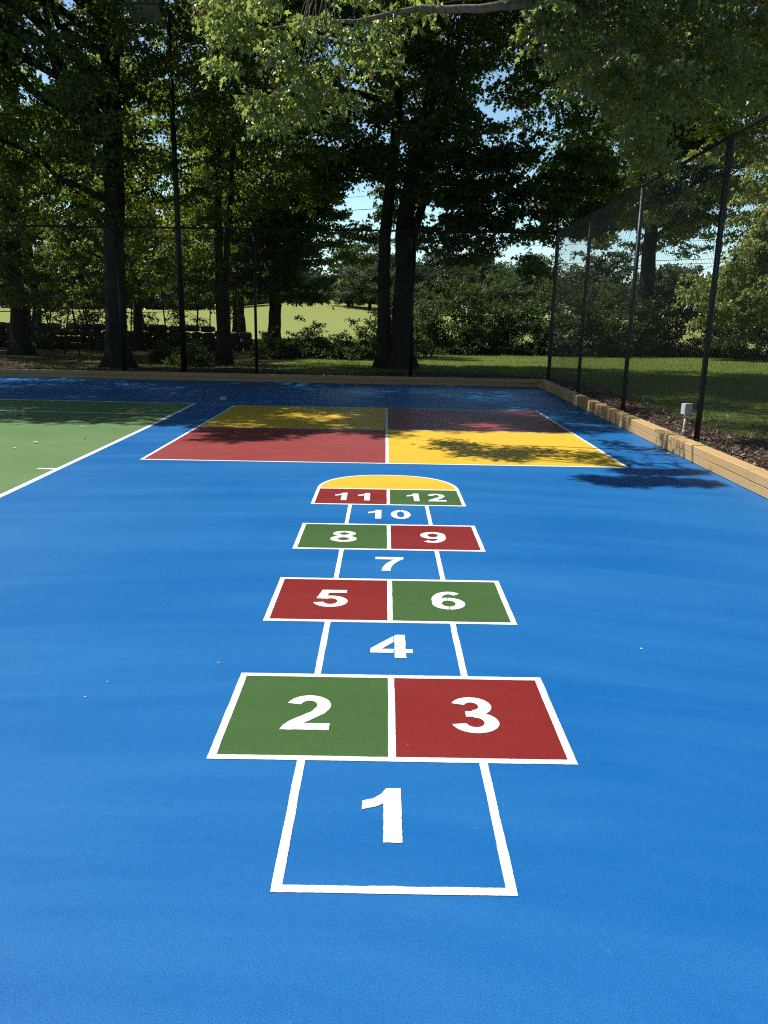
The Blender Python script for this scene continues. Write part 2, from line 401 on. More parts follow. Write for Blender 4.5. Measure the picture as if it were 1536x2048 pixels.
# numerals, upright for someone standing where the camera is; unit box height 1
def ring(cx, cy, rx, ry, tx, ty, a0, a1, n=None):
    n = n or max(6, int(abs(a1-a0)/7)); out = []; inn = []
    for i in range(n+1):
        a = math.radians(a0+(a1-a0)*i/n)
        j = 1+RS.randn()*.0025
        out.append((cx+rx*j*math.cos(a), cy+ry*j*math.sin(a))); j = 1+RS.randn()*.004
        inn.append((cx+(rx-tx)*j*math.cos(a), cy+(ry-ty)*j*math.sin(a)))
    return ('strip', out, inn)
def poly(*P): return ('poly', list(P))
G = {
 '1': [poly((.27, 0), (.47, 0), (.47, 1), (.30, 1), (.245, .88), (.15, .79), (.03, .745), (.03, .58), (.16, .625), (.27, .70))],
 '2': [ring(.33, .69, .31, .31, .195, .165, -22, 168), poly((.62, .585), (.565, .46), (.40, .285), (.30, .18), (.655, .18), (.655, 0), (0, 0), (.03, .12), (.10, .235), (.25, .385), (.385, .52), (.43, .63))],
 '3': [ring(.31, .735, .285, .265, .185, .155, -88, 162), ring(.32, .285, .325, .285, .20, .155, -168, 92), poly((.21, .435), (.37, .43), (.37, .60), (.21, .585))],
 '4': [poly((.40, 0), (.585, 0), (.585, .205), (.70, .205), (.70, .365), (.585, .365), (.585, 1), (.43, 1), (.40, .955)), poly((.385, .935), (0, .385), (0, .205), (.385, .205), (.385, .365), (.185, .365), (.385, .665))],
 '5': [ring(.315, .325, .335, .325, .20, .16, -166, 128), poly((.12, 1), (.61, 1), (.61, .825), (.265, .825), (.235, .63), (.205, .46), (.035, .485))],
 '6': [ring(.335, .325, .32, .325, .185, .16, -88.5, 89), ring(.335, .325, .32, .325, .185, .16, 91.5, 268), ring(.37, .50, .355, .50, .19, .155, 52, 205), ],
 '7': [poly((.0, 1), (.64, 1), (.64, .86), (.52, .70), (.41, .46), (.35, .20), (.335, 0), (.14, 0), (.165, .24), (.235, .49), (.335, .69), (.43, .82), (0, .82))],
 '8': [ring(.335, .28, .33, .28, .19, .15, -88.5, 88.5), ring(.335, .28, .33, .28, .19, .15, 91.5, 268.5), ring(.335, .75, .29, .25, .17, .135, -88.2, 88.2), ring(.335, .75, .29, .25, .17, .135, 91.8, 268.2)],
 '0': [ring(.335, .5, .325, .5, .20, .165, -88.5, 88.5), ring(.335, .5, .325, .5, .20, .165, 91.5, 268.5)],
}
def flip(g):
    f = lambda P: [(.67-x, 1-y) for x, y in P]
    return ('poly', f(g[1])) if g[0] == 'poly' else ('strip', f(g[1]), f(g[2]))
G['9'] = [flip(g_) for g_ in G['6']]
def numeral(txt, cx, y0, y1, width=None):
    mb = MB(); H = y1-y0; adv = .84
    hs = H*.98
    total = adv*(len(txt)-1)+.66
    if len(txt) == 2: total = adv*(len(txt)-1)+.66
    sx = H if width is None else width/total
    k = 0
    for ci, ch in enumerate(txt):
        ox = -total/2+ci*adv + (.07 if ch == '1' else 0)
        for piece in G[ch]:
            z = ZN+.00015*k; k += 1
            if piece[0] == 'poly':
                P = ragged([((x+ox)*sx, y0+y*hs) for x, y in piece[1]], .012, .0006)
                mb.add([(p[0]+cx, p[1], z) for p in P], [tuple(range(len(P)))])
            else:
                V = []
                for a, b in zip(piece[1], piece[2]):
                    V += [((a[0]+ox)*sx+cx, y0+a[1]*hs, z), ((b[0]+ox)*sx+cx, y0+b[1]*hs, z)]
                mb.add(V, [(2*i, 2*i+2, 2*i+3, 2*i+1) for i in range(len(piece[1])-1)])
    o = mb.build('numeral', M_white, hop); o['label'] = 'white painted number '+txt
    return o
nums = {'1': (.015-X0+.0, 1.84, 2.10), '2': (-.262-X0, 2.435, 2.695), '3': (.35-X0, 2.43, 2.70), '4': (.045-X0, 3.04, 3.295), '5': (-.255-X0, 3.63, 3.885),
        '6': (.345-X0, 3.62, 3.885), '7': (.05-X0, 4.22, 4.49), '8': (-.255-X0, 4.80, 5.07), '9': (.34-X0, 4.81, 5.08),
        '10': (.04-X0, 5.42, 5.69), '11': (-.245-X0, 5.995, 6.27), '12': (.345-X0, 6.00, 6.285)}
for t, (cx, y0, y1) in nums.items():
    numeral(t, cx, y0, y1, .34 if len(t) == 2 and t != '11' else (.335 if t == '11' else .175))

fs = empty('four_square_court', (0.03, 10.15, 0))
tag(fs, 'painted four square court in yellow and red quarters behind the hopscotch', 'four square court')
fs0, fs1, fy0, fy1, fm, fcx = -2.44, 2.47, 7.66, 12.76, 10.13, .04
def loc_pts(P, o): return [(x-o.location[0], y-o.location[1]) for x, y in P]
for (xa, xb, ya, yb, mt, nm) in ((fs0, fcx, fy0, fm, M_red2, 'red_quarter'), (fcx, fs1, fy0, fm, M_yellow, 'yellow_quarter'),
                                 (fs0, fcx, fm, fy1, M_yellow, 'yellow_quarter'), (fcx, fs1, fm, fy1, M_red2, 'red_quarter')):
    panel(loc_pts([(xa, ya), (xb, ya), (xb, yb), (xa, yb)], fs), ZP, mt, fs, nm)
wl = MB(); w = .034
def S(mb, a, b, w, z, o): a, b = loc_pts([a, b], o); strip(mb, a, b, w, z, .0008, .03)
S(wl, (fs0, fy0), (fs0-.03, fy1), w, ZL, fs); S(wl, (fs1, fy0), (fs1+.04, fy1), w, ZL, fs); S(wl, (fcx, fy0), (fcx, fy1), w, ZL, fs)
S(wl, (fs0-w/2, fy0), (fs1+w/2, fy0), w, ZL+.0004, fs); S(wl, (fs0-.03-w/2, fy1), (fs1+.04+w/2, fy1), w, ZL+.0004, fs)
S(wl, (fs0-.015, fm), (fs1+.02, fm), w*.8, ZL+.0004, fs)
wl.build('outline', M_white, fs)

gc = empty('green_court', (-5, 9, 0))
tag(gc, 'green painted games court with white boundary lines at the left', 'games court')
ex = [(-3.17, 12.97), (-3.085, 9.82), (-3.03, 5.94), (-2.99, 2.5), (-2.95, -8)]
P = [(x, y) for x, y in ex] + [(-30, -8), (-30, 13.85)]
panel(loc_pts(P, gc), ZP, M_lgreen, gc, 'playing_area')
wl = MB()
for a, b in zip(ex[:-1], ex[1:]): S(wl, a, (b[0], b[1]-.0), .055, ZL, gc)
S(wl, (-3.145, 12.96), (-30, 13.84), .055, ZL+.0004, gc)
S(wl, (-3.13, 11.36), (-30, 13.0), .05, ZL+.0004, gc)
S(wl, (-3.24, 7.09), (-3.05, 7.08), .05, ZL+.0004, gc)
wl.build('boundary_lines', M_white, gc)

# ------------------------------------------------------------------ timber edging
def timber(parent, a, b, z0, z1, w, name='timber', side=1):
    """one squared timber from a to b along its inner edge; w is its width away from the court"""
    a = np.array(a, float); b = np.array(b, float); d = b-a; L_ = np.linalg.norm(d); d /= L_; nrm = np.array([-d[1], d[0]])*side
    be = .006; n = 2
    prof = [(0, z0+be), (0, z1-be), (be, z1), (w-be, z1), (w, z1-be), (w, z0+be), (w-be, z0), (be, z0)]
    V = []; warp = RS.randn(4)*.0025
    ts = np.linspace(0, L_, 5)
    for i, t in enumerate(ts):
        off = warp[0]*math.sin(t*1.3+warp[1]*900)
        for (u_, z) in prof:
            p = a+d*t+nrm*(u_+off); V.append((p[0], p[1], z))
    k = len(prof); F = []
    for i in range(len(ts)-1):
        for j in range(k):
            q = (i*k+j, i*k+(j+1) % k, (i+1)*k+(j+1) % k, (i+1)*k+j); F.append(q if side > 0 else q[::-1])
    F.append(tuple(range(k))[::-1] if side > 0 else tuple(range(k))); F.append(tuple((len(ts)-1)*k+j for j in range(k)))
    mb = MB().add(V, F); o = mb.build(name, M_wood, parent)
    me = o.data; uv = me.uv_layers.new(name='UVMap'); r0 = RS.rand()*30
    arr = np.zeros(len(me.loops)*2, np.float32); Va = np.array(V)
    for l in me.loops:
        v = Va[l.vertex_index]; rel = v[:2]-a; arr[2*l.index] = rel@d+r0; arr[2*l.index+1] = rel@nrm*1.0+v[2]+r0*.37
    uv.data.foreach_set('uv', arr)
    return o
KH, KW = .178, .15
ek = empty('timber_edging', (kx(9)+.07, 9, 0))
tag(ek, 'pine timber edging along the right side of the court, sunlit nearest the camera', 'timber edging', 'timber edging round the court')
def place(o, root): o.parent = root; o.matrix_parent_inverse = Matrix.Translation(-Vector(root.location))
def joints(lst, f, z0, z1, root, side):
    for a, b in zip(lst[:-1], lst[1:]):
        o = timber(root, f(a+.003), f(b-.003), z0, z1, KW, side=side); place(o, root)
yend = 17.42
joints([-2, 1.1, 4.3, 6.7, 9.15, 11.6, 14.3, yend], lambda y: (kx(y), y), .089, KH, ek, -1)
joints([-2, 2.4, 5.3, 8.35, 10.6, 13.1, 16.0, yend], lambda y: (kx(y)+.002, y), .001, .0875, ek, -1)
eb = empty('timber_edging', (-3, ky(-3)+.07, 0))
tag(eb, 'shaded pine timber edging along the far end of the court below the fence', 'timber edging', 'timber edging round the court')
xe = kx(yend)+KW
joints([-20, -15.2, -10.9, -6.3, -3.1, .55, xe][::-1], lambda x: (x, ky(x)), .089, KH, eb, -1) if False else None
def bj(lst, z0, z1, dy=0):
    for a, b in zip(lst[:-1], lst[1:]):
        o = timber(eb, (a+.0015, ky(a)+dy), (b-.0015, ky(b)+dy), z0, z1, KW, side=1); place(o, eb)
bj([-24, -19.4, -15.2, -10.9, -6.3, -3.1, .55, xe], .089, KH)
bj([-24, -17.6, -12.9, -8.1, -4.4, -1.2, 1.9, xe], .001, .0875, .002)

# ------------------------------------------------------------------ chain link fences
def chain(parent, a, b, z0, z1, name='chain_link'):
    a = np.array(a, float); b = np.array(b, float); d = b-a; L_ = np.linalg.norm(d); d /= L_; nrm = np.array([-d[1], d[0]])
    h = .0365; nw = int(L_/h); nz = int((z1-z0)/h); r = .0018
    i = np.arange(nw)[:, None]; j = np.arange(nz+1)[None, :]
    s = (i+((i+j) % 2))*h + RS.randn(nw, nz+1)*.0011        # alternate wires mirror each other
    z = z0+j*h+np.zeros((nw, 1))
    wob = .012*np.sin(s*1.7+z*.9)+.006*np.sin(s*4.1-z*2.3)
    dep = np.where((i+j) % 2 == 0, .0028, -.0028)*1.0+wob
    C = a[None, None, :]+d*s[..., None]+nrm*dep[..., None]
    P = np.concatenate([C, z[..., None]], -1)
    offs = [(d*r*.9, 0), (-d*r*.5+nrm*r*.9, 0), (-d*r*.5-nrm*r*.9, 0)]
    V = np.stack([P+np.array([o_[0][0], o_[0][1], 0]) for o_ in offs], 2)       # nw, nz+1, 3, 3
    V = V.reshape(-1, 3); idx = np.arange(nw*(nz+1)*3).reshape(nw, nz+1, 3)
    Q = []
    for k in range(3):
        k2 = (k+1) % 3
        Q.append(np.stack([idx[:, :-1, k], idx[:, :-1, k2], idx[:, 1:, k2], idx[:, 1:, k]], -1).reshape(-1, 4))
    Q = np.concatenate(Q); me = raw_mesh(name, V, Q.ravel(), np.full(len(Q), 4), M_wire, True)
    return link(bpy.data.objects.new(name, me), parent)
FX = lambda Y: 3.60+(Y-8.8)*.0185
CX, CY = FX(17.93), 17.93
def bx_pt(x): return (x, ky(x)+.50)
FTOP = 3.34
f1 = empty('chain_link_fence', (CX, CY-5, 0))
tag(f1, 'tall black chain link fence running along the right side of the court', 'fence', 'black chain link fences round the court')
def post(root, x, y, r, top, base=-.1):
    mb = MB(); mb.tube([(x, y, base), (x, y, top)], [r, r], 14)
    mb.tube([(x, y, top), (x, y, top+.03), (x, y, top+.05)], [r*1.12, r*1.0, r*.3], 14)
    o = mb.build('post', M_post, root, True); place(o, root); return o
for y in (2.75, 5.78, 8.8, 11.82, 14.9): post(f1, FX(y), y, .032, FTOP-.02)
o = MB().tube([(FX(0), 0, FTOP), (CX, CY, FTOP)], .021, 10).build('top_rail', M_post, f1, True); place(o, f1)
o = chain(f1, (FX(3)-.035, 3), (CX-.035, CY), GZ+.02, FTOP+.03); place(o, f1)
o = MB().tube([(FX(0)-.035, 0, GZ+.05), (CX-.035, CY, GZ+.05)], .004, 6).build('tension_wire', M_post, f1); place(o, f1)
f2 = empty('chain_link_fence', (-4, ky(-4)+.5, 0))
tag(f2, 'black chain link fence across the far end of the court in front of the trees', 'fence', 'black chain link fences round the court')
post(f2, CX, CY, .043, FTOP+.06)
for x in (-.0, -2.98, -6.1, -9.1, -12.1, -15.1): 
    p = bx_pt(x if x != -.0 else .6); post(f2, p[0], p[1], .032, FTOP-.02)
e = bx_pt(-18)
o = MB().tube([(e[0], e[1], FTOP), (CX, CY, FTOP)], .021, 10).build('top_rail', M_post, f2, True); place(o, f2)
o = chain(f2, (e[0], e[1]-.035), (CX, CY-.035), GZ+.02, FTOP+.03); place(o, f2)

# ------------------------------------------------------------------ outlet box on its conduit
ob = empty('outlet_box', (3.49, 8.93, GZ))
tag(ob, 'grey weatherproof outlet box on a white conduit beside the fence', 'outlet box')
mb = MB(); mb.tube([(0, 0, -.1), (.006, .004, .19), (.012, .006, .31)], .0135, 12); mb.tube([(.002, 0, .085), (.004, .002, .125)], .0165, 12)
mb.build('conduit', simple('white_pvc', (.66, .66, .62), .45, .4, 0, .05), ob, True)
R_ = Matrix.Translation((.012, .006, .305)) @ Matrix.Rotation(math.radians(16), 4, 'Z')
MB().box(-.047, -.028, 0, .047, .042, .125, R_, .006).build('box_body', M_box, ob)
MB().box(-.051, -.040, -.004, .051, -.0285, .129, R_, .004).build('cover', M_box, ob)

# ------------------------------------------------------------------ light pole
lp = at(368, 728, 18.9); lpx = lp[0]
pole = empty('floodlight_pole', (lpx, 18.9, 0))
tag(pole, 'slim black floodlight pole standing behind the far fence', 'light pole')
MB().tube([(0, 0, -.1), (0, 0, 4), (0, 0, 7.75)], [.075, .062, .05], 16).build('pole_shaft', M_post, pole, True)
MB().tube([(0, 0, 7.6), (-.2, -.25, 7.72), (-.28, -.4, 7.74)], .03, 8).build('arm', M_post, pole, True)
Rl = Matrix.Translation((-.32, -.52, 7.66)) @ Matrix.Rotation(math.radians(-24), 4, 'X')
MB().box(-.38, -.3, -.04, .36, .26, .12, Rl, .02).build('lamp_housing', M_lamp, pole)
MB().box(-.33, -.25, -.055, .31, .21, -.0405, Rl, .004).build('lamp_lens', M_lens, pole)

# ------------------------------------------------------------------ power lines beyond the trees
for k, (xa, ya, xb, yb, Y) in enumerate(((700, 395, 1195, 352, 62), (700, 421, 1463, 372, 60), (700, 500, 1143, 489, 64), (640, 541, 1536, 516, 58), (640, 552, 1536, 524, 60))):
    a = at(xa, ya, Y); b = at(xb, yb, Y); d = (b-a)/(b[0]-a[0]); P = []
    for x in np.linspace(-90, 110, 41):
        p = a+d*(x-a[0]); p[2] += ((x-5)/50)**2*.35; P.append(p)
    o = MB().tube(np.array(P)-np.array([10, Y, 0]), .022 if k in (3, 4, 1) else .014, 6).build('power_line', M_cable, None, True)
    o.location = (10, Y, 0)
    tag(o, ['topmost thin power line crossing the sky gap beside the big maple', 'second power line from the top crossing the sky gap', 'middle thin power line behind the fence',
            'upper cable of the lowest pair of power lines', 'lower cable of the lowest pair of power lines'][k], 'power line', 'power lines beyond the fence')

# ------------------------------------------------------------------ foliage engine
LEAF = {}
V0 = np.array([(0, .3), (0, 0), (.30, -.05), (.25, .20), (.56, .42), (.24, .48), (0, 1.0), (-.24, .48), (-.56, .42), (-.25, .20), (-.30, -.05)])
z0 = -.22*np.abs(V0[:, 0])-.16*V0[:, 1]**2; z0[0] += .03
LEAF[0] = (np.column_stack([V0, z0]), np.array([(0, k, k+1) for k in range(1, 10)]+[(0, 10, 1)]))
V1 = np.array([(0, 0), (.50, .14), (.22, .45), (0, 1.), (-.22, .45), (-.50, .14)])
LEAF[1] = (np.column_stack([V1, -.25*np.abs(V1[:, 0])-.15*V1[:, 1]**2]), np.array([(0, 1, 2), (0, 2, 3), (0, 3, 4), (0, 4, 5)]))
V2 = np.array([(0, 0), (.34, .45), (0, 1.), (-.34, .45)])
LEAF[2] = (np.column_stack([V2, -.2*np.abs(V2[:, 0])-.1*V2[:, 1]]), np.array([(0, 1, 2), (0, 2, 3)]))
LEAF[3] = (np.array([(-.5, 0, 0), (.5, 0, 0), (.1, 1, .1)]), np.array([(0, 1, 2)]))

def clump_template(rs, n, droop=.5, flat=.55, twigs=7, nr=.55):
    """unit clump: leaf positions, directions, normals"""
    pos = []; dr = []; nm = []
    for k in range(n):
        pass
    tw = []
    for k in range(twigs):
        az = 2*math.pi*(k+rs.rand()*.8)/twigs; el = rs.uniform(-.25, .65)
        tw.append((np.array([math.cos(az)*math.cos(el), math.sin(az)*math.cos(el), math.sin(el)*flat*1.6]), rs.uniform(.65, 1.1)))
    for k in range(n):
        d, l = tw[rs.randint(twigs)]; t = rs.uniform(.12, 1)**.8
        p = d*l*t+np.array([0, 0, -droop*.45*t*t])+rs.randn(3)*np.array([.11, .11, .08])
        dirn = d*.7+rs.randn(3)*.6+np.array([0, 0, -droop*rs.uniform(.4, 1.6)])
        nrm = np.array([0, 0, 1.])+rs.randn(3)*nr+d*.25
        pos.append(p); dr.append(dirn); nm.append(nrm)
    dr = np.array(dr); dr /= np.linalg.norm(dr, axis=1)[:, None]; nm = np.array(nm)
    xx = np.cross(dr, nm); xx /= np.linalg.norm(xx, axis=1)[:, None]+1e-9; zz = np.cross(xx, dr)
    return np.array(pos), np.stack([xx, dr, zz], 1)
rs_t = np.random.RandomState(5)
TEM = {'maple': [clump_template(rs_t, 150, .6, .55, 9, .7) for _ in range(9)], 'droop': [clump_template(rs_t, 120, 1.25, .5, 8) for _ in range(7)],
       'bush': [clump_template(rs_t, 110, .15, .9, 9) for _ in range(7)], 'hang': [clump_template(rs_t, 125, 1.3, .5, 9, .95) for _ in range(8)],
       'sparse': [clump_template(rs_t, 45, .7) for _ in range(6)]}
def leaves_mesh(name, clumps, kind, size, lod, mat, rs, droopy=0):
    """clumps: list of (centre, radius). Every leaf is its own little mesh island."""
    P = []; B = []; S_ = []
    for c, r in clumps:
        pos, bas = TEM[kind][rs.randint(len(TEM[kind]))]; a = rs.uniform(0, 2*math.pi); ca, sa = math.cos(a), math.sin(a)
        Rz = np.array([[ca, -sa, 0], [sa, ca, 0], [0, 0, 1]])
        P.append(np.asarray(c)+(pos*r) @ Rz.T); B.append(bas @ Rz.T); S_.append(size*rs.uniform(.6, 1.2, len(pos)))
    P = np.concatenate(P); B = np.concatenate(B); S_ = np.concatenate(S_)
    lv, lt = LEAF[lod]; n = len(P); k = len(lv)
    V = P[:, None, :]+np.einsum('vi,nij->nvj', lv, B)*S_[:, None, None]
    T = (lt[None]+np.arange(n)[:, None, None]*k).reshape(-1, 3)
    return raw_mesh(name, V.reshape(-1, 3), T.ravel(), np.full(len(T), 3), mat, False)
def proj(p):
    v = np.asarray(p, float)-np.array([0, 0, CAMH]); d = v @ CF
    return 768+FPX*(v @ CR)/d, 1024-FPX*(v @ CU)/d
def fill(rs, n, x0, x1, y0, y1, Y0, Y1, rad=(.4, .7), edge=None, cull=True, thr=.3):
    out = []; t = 0
    while len(out) < n and t < n*20:
        t += 1; px, py = rs.uniform(x0, x1), rs.uniform(y0, y1)
        if edge and not edge(px, py): continue
        p = at(px, py, rs.uniform(Y0, Y1))
        if vnoise(p, .8) < thr: continue
        r = rs.uniform(*rad)
        if cull and not crown_ok(p, r): continue
        out.append((p, r))
    return out
def shade_fill(rs, n, qx0, qx1, qy0, qy1, z0, z1, rad=(.4, .65)):
    """high crown clumps, added out of view so their shade falls on a given patch of the ground"""
    out = []
    for i in range(n):
        z = rs.uniform(z0, z1); qx = rs.uniform(qx0, qx1); qy = rs.uniform(qy0, qy1)
        if vnoise((qx, qy, 1), 1.6) > .2: out.append((np.array([qx-SA*z, qy+SB*z, z]), rs.uniform(*rad)))
    return out
def vnoise(p, s):
    x, y, z = p[0]*s, p[1]*s, p[2]*s
    return .5+.25*math.sin(x*1.7+1.3*math.sin(y*1.1+z))+.25*math.sin(y*1.9+z*1.3+1.7*math.sin(x*.9-z*.7))
def qpt(p): return p[0]+SA*p[2], p[1]-SB*p[2]
def crown_ok(p, r=.6):
    """keep crowns off the paths of light that reach the sunlit parts of the court, the lawn strip and the lit branch"""
    qx, qy = qpt(p); r = r*.6
    if -40 < qx < 3.6:
        B = 10.45 if qx < -3.2 else 9.35
        B += .35*math.sin(qx*1.9+.6)
        if qy-r < B: return False
    if qx > 5.4 and 23.6 < qy < 31.5 and p[2] > 2.6: return False
    if -10 < qx < -3.5 and 22.7 < qy < 23.9 and vnoise((qx, qy, 0), 1.3) > .4: return False
    return True
def sample_blobs(rs, blobs, n, cull=True, rad=(.5, .9), thr=.33, ns=.55, zmin=2.2):
    out = []; w = np.array([b[1][0]*b[1][1]*b[1][2] for b in blobs])**.8; w /= w.sum(); tries = 0
    while len(out) < n and tries < n*25:
        tries += 1; c, R = blobs[rs.choice(len(blobs), p=w)]
        v = rs.randn(3); v /= np.linalg.norm(v); rr = rs.rand()**(1/2.4)
        p = np.array(c, float)+v*rr*np.array(R, float)
        if p[2] < zmin: continue
        if vnoise(p, ns) < thr: continue
        r = rs.uniform(*rad)
        if cull and not crown_ok(p, r): continue
        out.append((p, r))
    return out
def curve_pts(a, b, rs, sag=.15, n=6):
    a = np.asarray(a, float); b = np.asarray(b, float); L_ = np.linalg.norm(b-a); t = np.linspace(0, 1, n)[:, None]
    P = a+(b-a)*t; P[:, 2] += (np.sin(t[:, 0]*math.pi)*L_*sag); P[1:-1] += rs.randn(n-2, 3)*L_*.03
    return P
def branches(rs, stems, clumps, nl=12, r0=.09, lmax=99):
    """limbs from the stems to some clumps, smaller branches from the limbs to the rest"""
    mb = MB(); S_ = np.concatenate([np.array(s) for s in stems]); C = np.array([c for c, r in clumps])
    pick = rs.choice(len(C), min(nl, len(C)), replace=False); nodes = []
    for i in pick:
        tgt = C[i]; cand = S_[(S_[:, 2] < tgt[2]+.4) & (S_[:, 2] > 3.4)]
        if not len(cand): continue
        dd = np.linalg.norm(cand-tgt, axis=1)+np.abs(cand[:, 2]-(tgt[2]-.35*np.linalg.norm(cand[:, :2]-tgt[:2], axis=1)))*.9
        a = cand[dd.argmin()]
        if np.linalg.norm(tgt-a) > lmax: continue
        P = curve_pts(a, tgt, rs, .08, 8); L_ = np.linalg.norm(tgt-a)
        ra = min(r0, .022+.014*L_); mb.tube(P, np.linspace(ra, ra*.25, 8), 7, False); nodes.append(P)
    if nodes:
        Nn = np.concatenate([n_[2:] for n_ in nodes])
        for i in range(len(C)):
            if i in pick or rs.rand() > .8: continue
            dd = np.linalg.norm(Nn-C[i], axis=1); j = dd.argmin()
            if dd[j] > 1.7: continue
            P = curve_pts(Nn[j], C[i], rs, .06, 5); mb.tube(P, np.linspace(.022, .006, 5)*(1 if lmax > 50 else .4), 5, False)
    return mb
def stem_tube(mb, P, R, rs, flare=0):
    P = np.array(P, float); n = 14; t = np.linspace(0, len(P)-1, n*2); Q = np.array([np.interp(t, range(len(P)), P[:, k]) for k in range(3)]).T
    Rr = np.interp(t, np.linspace(0, len(P)-1, len(R)), R); Q[2:-1] += rs.randn(len(Q)-3, 3)*np.array([.015, .015, 0])
    if flare:
        Rr = Rr*(1+flare*np.exp(-(Q[:, 2]-Q[0, 2])/.28))
    m2 = MB(); m2.tube(Q, Rr, 22)
    V = m2.v[0]; C = np.repeat(Q, 22, 0)
    a = np.tile(np.arange(22), len(Q)); zz = V[:, 2]
    rid = 1+.045*np.sin(a*2*math.pi/22*5+zz*.35)+.035*np.sin(a*2*math.pi/22*9+1.3+zz*.8)+rs.randn(len(V))*.02
    if flare: rid += .28*np.exp(-(zz-Q[0, 2])/.22)*np.sin(a*2*math.pi/22*4+.8)
    m2.v[0] = C+(V-C)*rid[:, None]
    F = []; i = 0
    for c in m2.c: F.append(m2.l[i:i+c]); i += c
    mb.add(m2.v[0], F)
def make_tree(name, label, base, stems, blobs, n, rs, kind='maple', size=.12, lod=1, leafm=None, bark=None, group=None, cat='tree',
              cull=True, flare=.5, nl=12, thr=.33, rad=(.5, .9), extra=None, zmin=2.2, r0=.09, cull_fn=None, ns=.55, lmax=99):
    root = empty(name, base); tag(root, label, cat, group)
    off = np.array(base, float)
    mb = MB()
    for P, R in stems: stem_tube(mb, np.array(P)-off, R, rs, flare)
    cl = sample_blobs(rs, blobs, n, cull, rad, thr, ns, zmin)
    if extra: cl += extra
    if cull_fn: cl = [c for c in cl if cull_fn(c[0])]
    cl = [(c-off, r) for c, r in cl]
    dense = []
    for P, R in stems:
        P = np.array(P)-off; t = np.linspace(0, len(P)-1, 30); dense.append(np.array([np.interp(t, range(len(P)), P[:, k]) for k in range(3)]).T)
    bb = branches(rs, dense, cl, nl, r0, lmax)
    i = 0; V_ = np.concatenate(bb.v) if bb.v else np.zeros((0, 3)); F_ = []
    for c in bb.c: F_.append(bb.l[i:i+c]); i += c
    if F_: mb.add(V_, F_)
    mb.build('trunk', bark or M_bark, root, True)
    me = leaves_mesh('crown', cl, kind, size, lod, leafm or M_leafA, rs)
    link(bpy.data.objects.new('crown', me), root)
    return root
def copy_tree(o, loc, rz=0, sc=1.0, label=None, group=None):
    c = o.copy(); COL.objects.link(c); c.location = loc; c.rotation_euler = (0, 0, rz); c.scale = (sc, sc, sc)
    if label: c['label'] = label
    if group: c['group'] = group
    for ch in list(o.children):
        d = ch.copy(); COL.objects.link(d); d.parent = c
    return c

def gap_ok(p, m=0):
    px, py = proj(p)
    if 690 < px < 765 and 452+.3*abs(px-735) < py < 575: return vnoise(p, 2.2) > .45
    if 655-m < px < 762 and 375+22*math.sin(px*.05) < py < 620: return False          # open sky between the trees
    if 1105 < px < 1235 and py > 470: return False
    if 790 < px < 1000 and py > 530: return False
    if px < 700 and py > 612: return False
    return not (270 < px < 372 and py < 62 and p[1] < 19.2)
